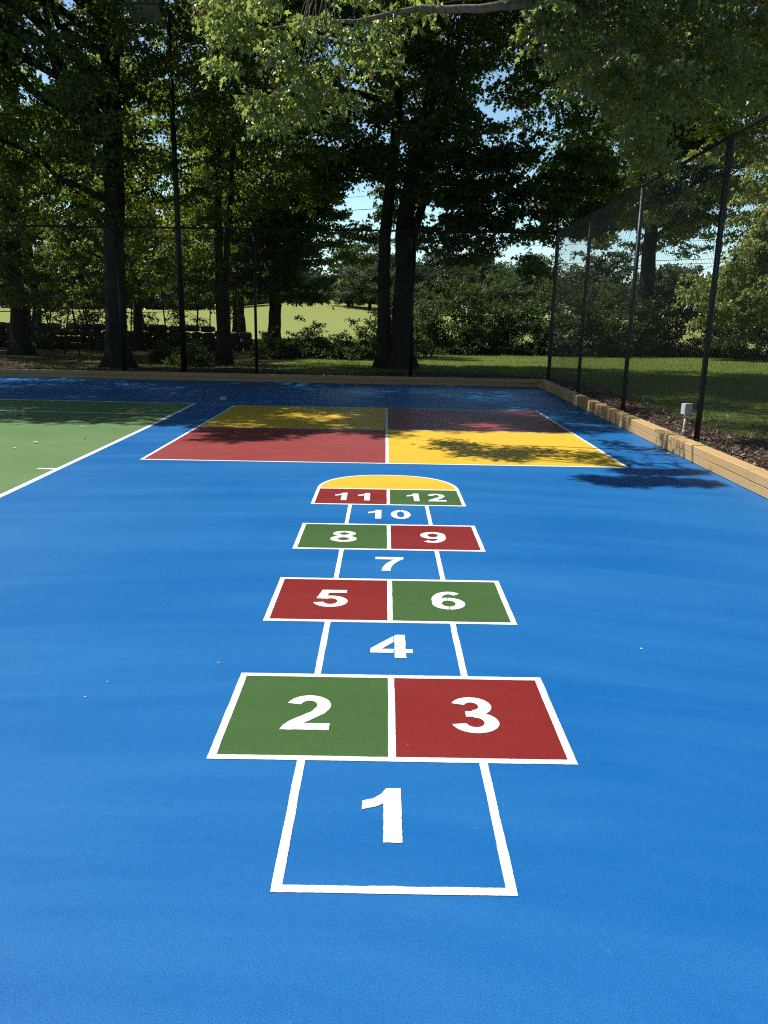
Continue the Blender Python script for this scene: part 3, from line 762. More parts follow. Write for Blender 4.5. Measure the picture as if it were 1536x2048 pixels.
# --- central maple with several stems
rs = np.random.RandomState(21)
Yc = 22.0
def st(pts, Y=Yc): return [at(x, y, Y) if not isinstance(y, tuple) else at(x, y[0], y[1]) for x, y in pts]
b0 = at(790, 722, Yc); b0[2] = GZ-.05
sL = [at(768, 722, Yc)]; sL[0][2] = GZ-.05; sL += st([(768, 600), (770, 480), (778, 390), (795, 250), (800, 120), (806, 0)]); sL.append(sL[-1]+np.array([.3, -.3, 3]))
sR = [at(804, 722, Yc-.15)]; sR[0][2] = GZ-.05; sR += st([(806, 600), (808, 480), (816, 390), (838, 300), (860, 200), (872, 60), (885, -60)], Yc-.15); sR.append(sR[-1]+np.array([.5, .2, 2.5]))
sT = st([(815, 560), (828, 470), (852, 380), (868, 300), (900, 180), (925, 40)], Yc-.1)
maple = make_tree('maple_tree', 'large multi-stemmed maple standing behind the fence in the middle', tuple(b0),
    [(sL, [.20, .17, .16, .15, .13, .11, .1, .05]), (sR, [.30, .25, .235, .22, .17, .16, .14, .1, .05]), (sT, [.13, .12, .11, .1, .08, .06])],
    [((1.0, 20.5, 8.6), (6.2, 4.6, 4.0)), ((4.3, 19.8, 5.6), (4.2, 3.2, 2.6)), ((-2.2, 20.0, 8.0), (3.6, 3.4, 3.0)), ((3.0, 20, 12), (5, 4, 3.5)), ((-4.0, 15.3, 10.2), (4.6, 3.0, 2.3)), ((2.2, 15.5, 10.8), (4.6, 3.2, 2.3)), ((3.5, 17.6, 9.8), (3.8, 3.2, 2.3))],
    700, rs, 'maple', .105, 0, M_leafA, None, None, flare=.45, nl=22, r0=.11, zmin=3.0, ns=1.1, thr=.42,
    extra=sample_blobs(rs, [((-1.0, 18, 12.8), (6, 4.8, 1.5)), ((4.0, 18.5, 13), (5, 6.5, 1.5))], 400, True, (.6, .95), .15)+shade_fill(rs, 150, 0, 3.6, 10.4, 15.5, 9.2, 10.4)+shade_fill(rs, 150, -.3, 3.3, 10.25, 13.6, 9, 10.2, (.35, .55))+shade_fill(rs, 130, 3.5, 13, 15, 22.8, 10.8, 12.8, (.6, .9))+fill(rs, 150, 560, 1160, -60, 320, 17.3, 21.5)+fill(rs, 60, 640, 780, 290, 400, 20, 23, (.3, .5))+fill(rs, 26, 690, 765, 450, 575, 22.5, 24.5, (.25, .4), None, False)+fill(rs, 90, 735, 890, 80, 470, 22.8, 24.8, (.35, .6), None, False)+  # high blobs and shade_fill clumps: out of view, added for their shade
          fill(rs, 210, 830, 1230, 300, 560, 18.4, 21.5, (.3, .55), lambda x, y: y < 480+60*math.sin((x-830)*.0085)+14*math.sin(x*.09) and not (1150 < x and y > 520)),
    cull_fn=lambda p: gap_ok(p) and not (p[1] < 22 and 752 < proj(p)[0] < 885 and 120 < proj(p)[1] and math.sin(p[2]*7+p[0]*3) < .5))
# low right-hand boughs of the maple hanging to fence height
# --- left big tree
rs = np.random.RandomState(31)
b1 = at(236, 728, 20.2); b1[2] = GZ-.05
sB = [b1]+[at(x, y, 20.2) for x, y in ((232, 600), (228, 450), (224, 300), (222, 150), (221, 0))]; sB.append(sB[-1]+np.array([.2, 0, 4]))
oak = make_tree('shade_tree', 'tall straight dark trunk with a dense crown behind the left end of the fence', tuple(b1),
    [(sB, [.29, .25, .24, .23, .21, .19, .08])],
    [((-7.2, 19.5, 9.2), (5.4, 4.6, 4.6)), ((-6.5, 18.5, 6.0), (4.6, 3.0, 2.2)), ((-9.5, 18.5, 7), (4, 3.4, 3.2)), ((-3.6, 18.8, 8.0), (2.8, 3.0, 3.0)), ((-10.5, 15.4, 10.0), (5.0, 3.0, 2.4))],
    330, rs, 'maple', .10, 0, M_leafA, None, 'shade trees behind the far fence', nl=20, zmin=3.3, ns=1.1, thr=.44,
    extra=sample_blobs(rs, [((-10, 18, 12.2), (7, 4.5, 1.5))], 240, True, (.6, .95), .15)+shade_fill(rs, 190, -9, 0, 10.5, 14.5, 8.8, 10.4)+shade_fill(rs, 34, -2.4, .1, 9.15, 10.3, 8.6, 9.6, (.28, .45))+shade_fill(rs, 150, -9, .2, 10.25, 13, 8.8, 10.2, (.35, .55))+fill(rs, 130, -40, 430, -60, 470, 18.8, 22)+fill(rs, 95, 110, 430, 430, 600, 22.3, 24.6, (.4, .62))+sample_blobs(rs, [((-9.8, 14.9, 9.4), (5.0, 2.4, 1.7))], 170, True, (.5, .8), .25),  # blobs and shade_fill clumps here sit above the view, added to shade the court
    cull_fn=lambda p: gap_ok(p) and not (p[1] < 20.4 and abs(proj(p)[0]-226) < 34 and 110 < proj(p)[1] and math.sin(p[2]*9) < .55))
# --- twin-stemmed tree
rs = np.random.RandomState(41)
b2 = at(446, 722, 22.8); b2[2] = GZ-.05
sC = [b2]+[at(x, y, 22.8) for x, y in ((440, 600), (437, 450), (434, 300), (430, 120), (425, -40))]
sC2 = [b2+np.array([.12, .05, 0])]+[at(x, y, 22.9) for x, y in ((453, 600), (454, 500), (461, 400), (466, 280), (474, 120), (480, 0))]
make_tree('shade_tree', 'slender twin-stemmed tree behind the fence left of the sky gap', tuple(b2),
    [(sC, [.15, .125, .115, .1, .08, .05]), (sC2, [.11, .095, .085, .075, .06, .05, .03])],
    [((-4.6, 22.6, 7.4), (3.0, 3.0, 3.4)), ((-4.4, 21.8, 11), (3.2, 3.0, 3.0))],
    200, rs, 'maple', .10, 1, M_leafA, None, 'shade trees behind the far fence', nl=12, zmin=3.4, ns=.9, extra=fill(rs, 70, 380, 660, -40, 430, 21, 24), cull_fn=gap_ok)
# --- mid-distance tree with its skirts in the field gap
rs = np.random.RandomState(51)
b3 = at(548, 690, 29.5); b3[2] = gz(b3[0], 29.5)-.05
sD = [b3]+[at(x, y, 29.5) for x, y in ((550, 600), (550, 480), (548, 380), (545, 250))]
make_tree('shade_tree', 'dark tree with low spreading boughs in front of the sunlit field', tuple(b3),
    [(sD, [.26, .21, .19, .15, .06])],
    [((-4.2, 29.3, 5.0), (2.5, 2.2, 2.9)), ((-2.9, 29, 4.6), (1.5, 1.6, 1.4)), ((-4.6, 29.5, 8.2), (2.6, 2.5, 2.6)), ((-3.2, 29, 6.4), (1.7, 1.6, 1.0))],
    270, rs, 'maple', .14, 1, M_leafA, None, 'shade trees behind the far fence', nl=16, zmin=2.1, ns=1.1, thr=.3, rad=(.4, .75), cull_fn=lambda p: proj(p)[0] < 700-.25*abs(proj(p)[1]-430),
    extra=fill(rs, 90, 420, 690, 390, 600, 28, 30, (.4, .65)))
# --- left edge tree
rs = np.random.RandomState(61)
b4 = at(44, 712, 26); b4[2] = gz(b4[0], 26)-.05
sE = [b4]+[at(x, y, 26) for x, y in ((30, 560), (22, 400), (20, 200), (22, 0))]
make_tree('shade_tree', 'thick trunk at the far left edge above the stone wall', tuple(b4),
    [(sE, [.30, .23, .21, .19, .12])],
    [((-13.5, 25, 7.5), (4.8, 4.0, 4.6)), ((-11.5, 24.0, 4.8), (3.2, 2.4, 2.2)), ((-12.5, 20.5, 7), (3.6, 3, 3))],
    170, rs, 'maple', .11, 1, M_leafA, None, 'shade trees behind the far fence', nl=16, zmin=2.4, ns=.8, extra=fill(rs, 70, -60, 190, 400, 605, 23.5, 26.5, (.4, .65)))
# --- woodland behind: two prototypes, copies share their meshes
rs = np.random.RandomState(71)
wb = (-9.5, 31.0, .1)
def wood_proto(seed, base, label, leafm, h=11, n=120):
    r = np.random.RandomState(seed); bx, by, bz = base
    s1 = [(bx, by, bz-.1), (bx+.1, by, bz+2), (bx-.1, by+.1, bz+4.5), (bx+.2, by, bz+7), (bx+.1, by, bz+h-1)]
    return make_tree('woodland_tree', label, base, [(s1, [.2, .16, .14, .1, .05])],
        [((bx, by, bz+6.8), (3.6, 3.4, 4.6)), ((bx+.5, by, bz+3.8), (3.0, 2.6, 1.8))], n, r, 'maple', .14, 1, leafm, None,
        'woodland trees between the court and the field', nl=14, cull=False, zmin=bz+2.3, ns=.9, thr=.34, rad=(.5, .9))
W1_ = wood_proto(72, (-9.6, 30.5, .1), 'woodland tree just right of the tall straight trunk, lit through its leaves', M_leafB)
W2_ = wood_proto(73, (-14.6, 33.0, .1), 'woodland tree behind the thick trunk at the left edge', M_leafB)
for i, (src, x, y, a, sc, lab) in enumerate(((W1_, -17.5, 31, 1.2, 1.05, 'woodland tree cut by the left border of the photo'), (W2_, -6.6, 36.5, 2.6, 1.0, 'woodland tree between the twin-stemmed tree and the slim light pole'),
        (W1_, -12.4, 40, 4.0, 1.1, 'woodland tree farther back, left of the tall straight trunk'), (W2_, -19, 42, 5.1, 1.15, 'farthest woodland tree at the left border'),
        (W1_, -9.0, 27.2, 3.1, .8, 'shorter woodland tree close behind the tall straight trunk'), (W2_, -8.2, 43, .7, 1.0, 'farther woodland tree seen between the slim pole and the twin stems'),
        (W2_, -15.8, 27.5, .3, .85, 'shorter woodland tree standing by the thick trunk at the left edge'))):
    copy_tree(src, (x, y, gz(x, y)-.02), a, sc, lab)
# --- trees to the right beyond the side fence
rs = np.random.RandomState(81)
b5 = at(1293, 690, 36); b5[2] = gz(b5[0], 36)-.05
sF = [b5]+[at(x, y, 36) for x, y in ((1292, 600), (1298, 500), (1312, 400), (1318, 320), (1340, 200))]
make_tree('shade_tree', 'tree with a pale leaning trunk beyond the right side fence', tuple(b5),
    [(sF, [.36, .32, .3, .24, .18, .1])],
    [((12.0, 36, 8.0), (3.6, 2.4, 3.4)), ((9.6, 36, 6.6), (2.0, 2.0, 1.8)), ((14.6, 36, 9.2), (3.2, 2.4, 3.2)), ((11.5, 36, 12), (3.5, 2.4, 3))],
    330, rs, 'maple', .16, 1, M_leafW, None, 'trees beyond the right side fence', nl=18, cull=False, zmin=4.0, ns=.9, thr=.36)
rs = np.random.RandomState(83)
make_tree('willow_tree', 'bright yellow-green tree with foliage to the ground beyond the right fence', (17.2, 31.6, .1),
    [([(17.2, 31.6, .0), (17.1, 31.6, 3), (17.3, 31.6, 6), (17.2, 31.6, 9)], [.4, .33, .25, .1])],
    [((16.6, 31.4, 4.2), (3.8, 2.4, 4.0)), ((14.0, 31.4, 2.9), (2.2, 1.6, 2.2)), ((17.8, 31.5, 8), (4.2, 3.0, 3.2))],
    520, rs, 'droop', .17, 1, M_leafW, None, 'trees beyond the right side fence', nl=14, cull=False, zmin=.6, ns=1.0, thr=.3, rad=(.45, .85))
rs = np.random.RandomState(85)
make_tree('shade_tree', 'dark tree at the right border whose branch crosses above the side fence', (13.6, 23.5, .1),
    [([(13.6, 23.5, 0), (13.5, 23.5, 3), (13.3, 23.4, 6), (13.4, 23.5, 10)], [.32, .27, .23, .1])],
    [((12.2, 22.5, 8.4), (3.6, 3.4, 2.8)), ((9.6, 21.8, 7.6), (2.4, 2.2, 1.9)), ((13.5, 23, 12), (4.0, 3.6, 3))],
    260, rs, 'maple', .14, 1, M_leafA, None, 'trees beyond the right side fence', nl=14, cull=True, zmin=5.0, ns=.9)
rs = np.random.RandomState(87)
make_tree('shade_tree', 'dark maple standing nearest the lawn behind the right fence posts', (12.6, 38.0, .1),
    [([(12.6, 38, 0), (12.6, 38, 3), (12.4, 38, 6), (12.2, 38, 10)], [.17, .13, .11, .06])],
    [((11.0, 38, 8.8), (3.4, 2.2, 2.6)), ((11.8, 38, 12.8), (3.8, 2.4, 3.0)), ((8.6, 38, 7.4), (2.2, 1.6, 1.3)), ((13.5, 38, 6.2), (3.6, 2, 1.8))],
    330, rs, 'maple', .14, 1, M_leafA, None, 'trees beyond the right side fence', nl=14, cull=False, zmin=4.3, ns=.9)
# --- overhanging maple: trunk off to the right, long limb over the court
rs = np.random.RandomState(91)
hb = np.array([7.6, 11.6, .05])
limb = [(7.5, 11.6, 3.6), (6.6, 11.2, 5.0)]+[at(x, y, Y) for x, y, Y in ((1420, -60, 10.2), (1250, 0, 9.6), (1130, 10, 9.4), (1030, 9, 9.5), (930, 20, 9.5), (840, 16, 9.6), (780, 30, 9.6), (710, 44, 9.6), (620, 40, 9.7), (520, 60, 9.7))]
limb2 = [limb[3]]+[at(x, y, Y) for x, y, Y in ((1180, -40, 9.3), (1040, -50, 9.0), (900, -30, 8.8), (720, -30, 8.6))]
trunkH = [(7.6, 11.6, 0), (7.55, 11.6, 2), (7.5, 11.6, 3.6), (7.3, 11.6, 6), (7.4, 11.5, 9)]
def over_ok(p):
    qx, qy = qpt(p)
    if 1.9 < qx < 3.35 and (6.7 < qy < 7.15 or (qx > 2.3 and 7.25 < qy < 7.55)): return True
    if qx < .55+.25*math.sin(qy*5) : return False
    if 1.6 < qx < 4.2 and qy < 9.3 and vnoise((qx, qy, 0), 2.6) < .56: return False
    if qx < 3.5 and qy < 7.35: 
        return (1.9 < qx and 6.75 < qy) and vnoise((qx, qy, 0), 2.1) > .55
    if 3.5 < qx < 4.9 and qy < 10.4 and vnoise((qx, qy, 3), 1.7) < .62: return False
    if 3.0 < qx < 4.4 and qy < 8.6: return vnoise((qx*1.0, qy, 0), 2.3) > .62
    return True
ov = []
k = 0
while k < 52:                          # the sunlit sprays at upper left of the limb
    px, py, Y = rs.uniform(425, 790), rs.uniform(-50, 285), rs.uniform(8.7, 9.8)
    if py > 285-abs(px-560)*.55 or (px < 500 and py > 170): continue
    if px > 690 and py > 150: continue
    p = at(px, py, Y); ov.append((p, rs.uniform(.22, .36))); k += 1
k = 0
while k < 56:
    px, py, Y = rs.uniform(740, 1180), rs.uniform(-60, 190), rs.uniform(8.8, 10.2)
    if py > 70+60*math.sin(px*.013)+60: continue
    p = at(px, py, Y); ov.append((p, rs.uniform(.22, .36))); k += 1
k = 0
while k < 125:
    px, py, Y = rs.uniform(1120, 1600), rs.uniform(-80, 330), rs.uniform(9.0, 11.2)
    if py > 300-abs(px-1330)*.75 + 40*math.sin(px*.03): continue
    p = at(px, py, Y); ov.append((p, rs.uniform(.24, .4))); k += 1
ov += shade_fill(rs, 150, 4.4, 12, 8.8, 15.5, 9.5, 11.5, (.5, .75))
for i in range(300):  # unseen clumps added above the limb to shade its right-hand sprays
    z = rs.uniform(7.6, 10.5); x = rs.uniform(-1.2, 4.2); y = rs.uniform(9.6, 12.2)
    if x+SA*z > 4.5: ov.append((np.array([x, y, z]), rs.uniform(.4, .6)))
ov += shade_fill(rs, 26, 2.0, 3.15, 6.82, 7.08, 5.6, 6.0, (.14, .24))+shade_fill(rs, 16, 2.4, 3.25, 7.32, 7.5, 5.6, 6.0, (.12, .2))
ov = [c for c in ov if over_ok(c[0])]
over = make_tree('maple_tree', 'overhanging maple whose sunlit leafy limb reaches across the top of the photo', tuple(hb),
    [(trunkH, [.34, .29, .26, .2, .08]), (limb, [.17, .12, .09, .062, .05, .046, .04, .034, .028, .022, .016, .008]), (limb2, [.03, .022, .016, .01, .007, .005])],
    [((7.2, 12.0, 9.0), (3.6, 3.4, 3.0)), ((5.5, 12.5, 7.6), (2.6, 2.4, 1.7)), ((4.6, 11.8, 8.6), (2.4, 2.4, 1.8))],
    230, rs, 'hang', .068, 0, M_leafN, M_bark2, None, cull=False, flare=.3, nl=26, lmax=3.4, extra=ov, zmin=3.0, rad=(.3, .5), r0=.03, cull_fn=over_ok)

# ------------------------------------------------------------------ shrubs, hedge, saplings
def make_bush(name, label, base, R, n, rs, leafm, group, size=.075, zc=None, stems=6, kind='bush'):
    root = empty(name, base); tag(root, label, 'shrub', group); cl = []
    t = 0
    while len(cl) < n:
        t += 1
        v = rs.randn(3); v /= np.linalg.norm(v); v[2] = abs(v[2]) if rs.rand() < .85 else v[2]*.2
        rr = rs.rand()**(1/2.6)*(1+.22*math.sin(v[0]*5+t*.01)); p = v*rr*np.array(R); p[2] = max(.12, p[2])
        cl.append((p, rs.uniform(.28, .5)*(R[2]/2)**.4))
    mb = MB()
    for k in range(stems):
        c = cl[rs.randint(len(cl))][0]; P = curve_pts((rs.randn()*.12, rs.randn()*.12, -.05), c, rs, .1, 6); mb.tube(P, np.linspace(.03, .006, 6), 6, False)
    mb.build('stems', M_bark, root, True)
    link(bpy.data.objects.new('foliage', leaves_mesh('foliage', cl, kind, size, 2, leafm, rs)), root)
    return root
rs = np.random.RandomState(101)
hedge = make_bush('shrub', 'tall rounded shrub immediately right of the big maple trunk', (2.6, 33, .1), (2.3, 1.7, 3.1), 150, rs, M_leafC, 'tall shrubs along the lawn', .12, stems=10)
hedge2 = make_bush('shrub', 'tall dark shrub behind the fence corner', (7.0, 33.5, .1), (2.5, 1.8, 3.4), 165, rs, M_leafC, 'tall shrubs along the lawn', .12, stems=10)
for src, x, y, a, sc, lab in ((hedge, 4.9, 34.2, 2.0, 1.02, 'second tall shrub to the right of the big maple trunk'), (hedge2, 9.6, 33.8, 1.0, .95, 'tall dark shrub right of the fence corner'),
        (hedge, 12.2, 34.6, 4.0, 1.0, 'tall dark shrub at the foot of the pale leaning trunk'), (hedge2, 14.8, 33.6, 3.0, .85, 'rounded shrub before the bright yellow-green tree'),
        (hedge, 18.4, 32.8, 5.2, .72, 'low rounded shrub at the right border behind the lawn strip'), (hedge2, .9, 36.5, 5.0, .9, 'shrub glimpsed left of the big maple trunk with the field behind')):
    copy_tree(src, (x, y, gz(x, y)), a, sc, lab)
low = make_bush('shrub', 'low dark shrub behind the fence left of the big maple trunk', (-1.15, 26.5, .1), (1.25, .9, 1.15), 75, rs, M_leafC, 'low shrubs under the trees', .075)
for x, y, a, sc, lab in ((-2.75, 27.2, 1.3, 1.05, 'low dark shrub below the sky gap'), (-5.3, 21.6, 2.2, .62, 'small shrub at the foot of the slim light pole'), (-6.35, 23.0, 4.4, .55, 'small shrub between the tall trunk and the slim pole'),
        (-3.7, 26.4, 3.4, .8, 'low shrub beside the dark mid-distance trunk'), (0.3, 28.6, 5.0, 1.2, 'low shrub tucked behind the big maple trunk'),
        (-16.6, 31.2, .7, .9, 'low undergrowth shrub before the stone wall at the left border'), (-13.4, 31.0, 2.0, .8, 'low undergrowth shrub before the stone wall, next right from the thick left trunk'), (-10.6, 31.0, 3.1, .75, 'low undergrowth shrub before the stone wall, next left from the tall trunk'),
        (-8.0, 30.8, 4.5, .8, 'low undergrowth shrub before the stone wall between the tall trunk and the slim pole')):
    copy_tree(low, (x, y, gz(x, y)), a, sc, lab)
# saplings at the wood edge
def make_sapling(rs, base, label):
    root = empty('sapling', base); tag(root, label, 'sapling', 'saplings along the stone wall'); mb = MB(); cl = []
    lean = rs.randn(2)*.3
    P = np.array([(0, 0, -.05), (lean[0]*.2, lean[1]*.2, .8), (lean[0]*.6, lean[1]*.6, 1.7), (lean[0], lean[1], 2.7), (lean[0]*1.2, lean[1], 3.5)]); mb.tube(P, [.035, .03, .025, .018, .008], 7, False)
    for k in range(9):
        z = rs.uniform(.8, 3.3); a = rs.uniform(0, 6.28); o_ = np.array([lean[0]*z/3, lean[1]*z/3, z]); e_ = o_+np.array([math.cos(a)*.6, math.sin(a)*.6, .25])
        mb.tube([o_, (o_+e_)/2+np.array([0, 0, .06]), e_], [.012, .009, .004], 5, False); cl.append((e_, rs.uniform(.28, .45)))
    mb.build('trunk', M_bark, root, True)
    link(bpy.data.objects.new('crown', leaves_mesh('crown', cl, 'sparse', .1, 1, M_leafC, rs)), root)
    return root
rs = np.random.RandomState(111)
sp = make_sapling(rs, (-12.3, 29, .1), 'thin sapling by the stone wall nearest the thick left trunk')
sp2 = make_sapling(rs, (-10.6, 28.3, .1), 'thin sapling midway between the thick left trunk and the tall straight one')
spots = [(75, 29.5, 'dark slim sapling right beside the thick left trunk'), (98, 30, 'second slim sapling right of the thick left trunk'), (128, 27, 'leaning pale-stemmed sapling in front of the stone wall'), (158, 26.5, 'upright pale-stemmed sapling before the stone wall'),
         (176, 31, 'slim sapling behind the stone wall just left of the tall trunk'), (188, 32, 'slim sapling almost touching the tall trunk on its left side'), (262, 31, 'slim sapling just right of the tall trunk'), (297, 31.5, 'sapling halfway between the tall trunk and the slim pole'),
         (335, 29, 'leaning sapling left of the slim pole'), (392, 28, 'sapling with arching stem right of the slim pole'), (420, 30, 'sapling crowded against the twin stems on their left'), (478, 30, 'sapling right of the twin stems')]
for i, (px, Y, lab) in enumerate(spots):
    p = at(px, 690, Y); copy_tree(sp if i % 2 else sp2, (p[0], Y, gz(p[0], Y)), rs.uniform(0, 6.28), rs.uniform(.8, 1.15), lab)

# ------------------------------------------------------------------ dry stone wall
rs = np.random.RandomState(121); mb = MB()
wx0, wx1, wy = -19.0, -3.4, 32.2
for row in range(4):
    x = wx0+rs.rand()*.3
    while x < wx1:
        w_ = rs.uniform(.3, .62); h_ = .25; hh = 3 if x < -7.0 else (2 if x < -4.6 else 1)
        if row <= hh and not (row == hh and rs.rand() < .2):
            c = np.array([x+w_/2, wy+rs.randn()*.05, gz(x, wy)-.02+row*h_+h_/2+rs.randn()*.015]); n1, n2 = 7, 10; VV = []
            sx, sy, sz = w_/2*1.04, rs.uniform(.22, .34), h_/2*rs.uniform(.98, 1.22)
            for i in range(n1+1):
                th = math.pi*i/n1
                for j in range(n2):
                    ph = 2*math.pi*j/n2; f = lambda v: math.copysign(abs(v)**.6, v)
                    VV.append(c+np.array([sx*f(math.sin(th))*f(math.cos(ph)), sy*f(math.sin(th))*f(math.sin(ph)), sz*f(math.cos(th))])*(1+rs.randn()*.05))
            mb.add(VV, [(i*n2+j, (i+1)*n2+j, (i+1)*n2+(j+1) % n2, i*n2+(j+1) % n2) for i in range(n1) for j in range(n2)])
        x += w_+.01
sw = mb.build('stone_wall', M_stone, None, True)
tag(sw, 'low dark dry stone wall between the trees and the sunlit field', 'stone wall')

# ------------------------------------------------------------------ far wood and field trees
rs = np.random.RandomState(131)
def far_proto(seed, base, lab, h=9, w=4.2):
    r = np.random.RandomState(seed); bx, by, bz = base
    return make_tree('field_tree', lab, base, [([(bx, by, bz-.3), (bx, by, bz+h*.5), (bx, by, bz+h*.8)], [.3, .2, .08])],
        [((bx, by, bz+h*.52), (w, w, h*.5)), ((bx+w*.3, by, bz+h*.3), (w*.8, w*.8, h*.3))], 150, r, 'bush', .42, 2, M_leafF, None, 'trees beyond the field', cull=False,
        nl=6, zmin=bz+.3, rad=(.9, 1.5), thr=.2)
FT = far_proto(132, (-6.0, 128, gz(-6, 128)), 'far tree left of the group across the field, seen in the sky gap')
FT2 = far_proto(133, (1.5, 120, gz(1.5, 120)), 'far tree across the field just left of the big maple trunk', 10.5, 4.6)
for i, (x, y, sc, lab) in enumerate(((-2.5, 124, .95, 'middle far tree of the group across the field in the sky gap'), (8, 122, 1.0, 'far tree across the field right of the big maple trunk'), (15, 126, .95, 'far tree across the field behind the tall shrubs'),
        (23, 122, 1.0, 'far tree across the field behind the right fence posts'), (32, 120, 1.1, 'far tree across the field behind the pale leaning trunk'),
        (-18, 138, 1.0, 'far tree across the field behind the twin-stemmed tree'), (-27, 132, 1.1, 'far tree across the field right of the slim pole'), (-36, 136, 1.0, 'far tree across the field left of the slim pole'),
        (-45, 130, 1.15, 'far tree across the field right of the tall straight trunk'), (-56, 134, 1.1, 'far tree across the field left of the tall straight trunk'), (-66, 130, 1.2, 'far tree across the field at the left border'))):
    copy_tree(FT if i % 2 else FT2, (x, y, gz(x, y)), rs.uniform(0, 6), sc, lab)
cl = []
for i in range(2600):
    x = rs.uniform(-150, 160); y = 176+rs.randn()*5+abs(x)*.05; h = 7.5+2.0*math.sin(x*.11)+1.5*math.sin(x*.31+1)
    cl.append((np.array([x, y, gz(x, y)+rs.uniform(0, 1)**.8*h]), rs.uniform(1.6, 2.8)))
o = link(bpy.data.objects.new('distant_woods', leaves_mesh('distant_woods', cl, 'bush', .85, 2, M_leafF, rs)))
tag(o, 'distant wood closing the far side of the field', 'woods', None, 'stuff')

# ------------------------------------------------------------------ grass, litter
def scatter(name, P, sizes, rs, lod, mat, upright):
    n = len(P); a = rs.uniform(0, 6.283, n); lv, lt = LEAF[lod]; k = len(lv)
    X = np.stack([np.cos(a), np.sin(a), np.zeros(n)], 1)
    if upright: D = np.stack([-np.sin(a)*.35+rs.randn(n)*.25, np.cos(a)*.35+rs.randn(n)*.25, np.ones(n)], 1)
    else: D = np.stack([-np.sin(a), np.cos(a), rs.randn(n)*.45], 1); X[:, 2] = rs.randn(n)*.35
    D /= np.linalg.norm(D, axis=1)[:, None]; Z = np.cross(X, D)
    w = np.array([.16, 1, 1]) if upright else np.array([.8, 1, 1])
    B = np.stack([X, D, Z], 1)
    V = P[:, None, :]+np.einsum('vi,nij->nvj', lv*w, B)*sizes[:, None, None]
    T = (lt[None]+np.arange(n)[:, None, None]*k).reshape(-1, 3)
    return link(bpy.data.objects.new(name, raw_mesh(name, V.reshape(-1, 3), T.ravel(), np.full(len(T), 3), mat)))
rs = np.random.RandomState(141)
P = []
while len(P) < 90000:
    y = 18.5+rs.rand()**1.2*17; x = rs.uniform(-10, min(20, y*.62)); 
    if len(P) % 5 == 0: y = rs.uniform(8.5, 20); x = rs.uniform(4.3, 4.3+y*.45)
    if x > kx(17)+.4 or y > 20.0+1.0*math.sin(x*1.1):
        if x < -3 and rs.rand() < .75: continue
        P.append((x, y, gz(x, y)-.005))
P = np.array(P); o = scatter('grass', P, rs.uniform(.035, .085, len(P)), rs, 3, M_grassb, True)
tag(o, 'lawn grass between the fence and the shrubs', 'grass', None, 'stuff')
P = []
while len(P) < 26000:
    if rs.rand() < .55: y = rs.uniform(5, 17.6); x = kx(y)+.17+abs(rs.randn())*.55
    else: x = rs.uniform(-16, 4); y = ky(x)+.18+abs(rs.randn())*1.7
    P.append((x, y, gz(x, y)+rs.uniform(0, .025)))
P = np.array(P); o = scatter('leaf_litter', P, rs.uniform(.02, .075, len(P)), rs, 2, M_litter, False)
tag(o, 'brown mulch and fallen leaves along the foot of the fence', 'leaf litter', None, 'stuff')

# ------------------------------------------------------------------ small things on the court
def litter_leaf(x, y, s, mat, label, rs, group='fallen leaves on the court', name='fallen_leaf'):
    lv, lt = LEAF[0]; V = lv*s; V = V.copy(); V[:, 2] = np.abs(V[:, 0])*.5+.25*s*(V[:, 1]/s-.4)**2
    V[:, 2] = V[:, 2]*(.7 if s > .03 else .25)+.0008; th = min(.0012, s*.02)
    n = len(V); VV = np.concatenate([V, V+np.array([0, 0, th])]); F = [tuple(t) for t in lt[:, ::-1]]+[tuple(t+n) for t in lt]
    F += [(i, i+1 if i < 10 else 1, (i+1 if i < 10 else 1)+n, i+n) for i in range(1, 11)]
    o = MB().add(VV, F).build(name, mat); o.location = (x, y, .002); o.rotation_euler = (rs.uniform(-.15, .15), rs.uniform(-.15, .15), rs.uniform(0, 6.28))
    tag(o, label, 'leaf', group); return o
rs = np.random.RandomState(151)
def gp(px, py):
    d = CF + CR*(px-768)/FPX - CU*(py-1024)/FPX; t = -CAMH/d[2]; return d[0]*t, d[1]*t
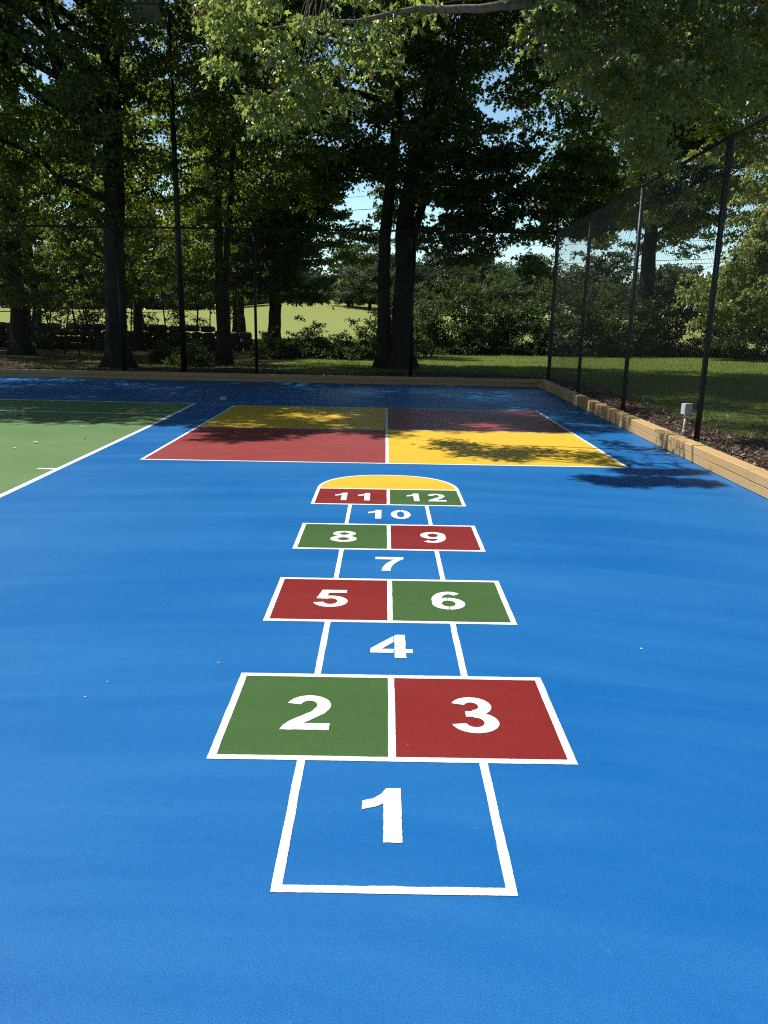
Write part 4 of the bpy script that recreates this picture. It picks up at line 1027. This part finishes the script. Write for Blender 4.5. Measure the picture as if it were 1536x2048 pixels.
for px, py, s, mt, lab in ((76, 886, .07, M_pale, 'pale curled leaf on the lit part of the green court'), (161, 855, .05, M_pale, 'small pale leaf near the shadow edge on the green court'), (171, 878, .05, M_pale, 'small pale leaf on the green court nearest its white sideline'),
        (60, 895, .035, M_dry, 'tiny brown leaf beside the pale curled one on the green court'), (31, 897, .035, M_pale, 'tiny pale leaf nearest the left border on the green court'), (1310, 903, .075, M_dry, 'brown leaf in the dappled shade by the sunlit timbers'), (1334, 910, .075, M_dry, 'curled brown leaf closest to the sunlit timbers'),
        (590, 852, .07, M_dry, 'dark leaf on the far edge of the left yellow quarter'), (495, 820, .06, M_dry, 'dark leaf at the far corner of the left yellow quarter'), (438, 1328, .014, M_dry, 'tiny brown leaf on blue near the top corner of box 2'),
        (698, 1031, .022, M_pale, 'tiny pale leaf on the white line left of number 10'), (171, 1394, .009, M_pale, 'white paint fleck on the blue court at the left'), (214, 1364, .008, M_pale, 'tiny white fleck above another on the left blue court'),
        (1283, 1297, .012, M_pale, 'white fleck alone on the right blue court'), (816, 1493, .01, M_redleaf, 'tiny orange fleck below number 3')):
    x, y = gp(px, py); litter_leaf(x, y, s, mt, lab, rs)
for k, (px, py) in enumerate(((708, 772), (716, 771), (729, 772), (742, 771), (748, 773))):
    x, y = gp(px, py); litter_leaf(x, min(y, ky(x)-.06), .11, M_redleaf if k > 1 else M_dry, 'reddish leaf in the small drift against the far timber edging', rs, 'red leaves drifted against the far edging')
x, y = gp(446, 800); o = MB().box(-.055, -.04, 0, .055, .04, .055, None, .004).build('wood_offcut', M_block); o.location = (x, y, .002); o.rotation_euler = (0, 0, .2)
tag(o, 'small pale block lying on the shaded blue court between the two far markings', 'block')
# crumpled pale leaf at the shade edge of the green court
x, y = gp(38, 831); mb = MB(); lv, lt = LEAF[0]
for k in range(7):
    a = rs.uniform(0, 6.28, 3); R3 = np.array(Matrix.Rotation(a[0], 3, 'X') @ Matrix.Rotation(a[1], 3, 'Z') @ Matrix.Rotation(a[2], 3, 'Y')); V = (lv*.085) @ R3.T; V[:, 2] += -V[:, 2].min()+.002
    mb.add(V+np.array([rs.randn()*.015, rs.randn()*.015, 0]), [tuple(t) for t in lt])
o = mb.build('leaf_bunch', M_pale); o.location = (x, y, .002); tag(o, 'crumpled pale leaf bunch at the shadow edge of the green court', 'leaf bunch')
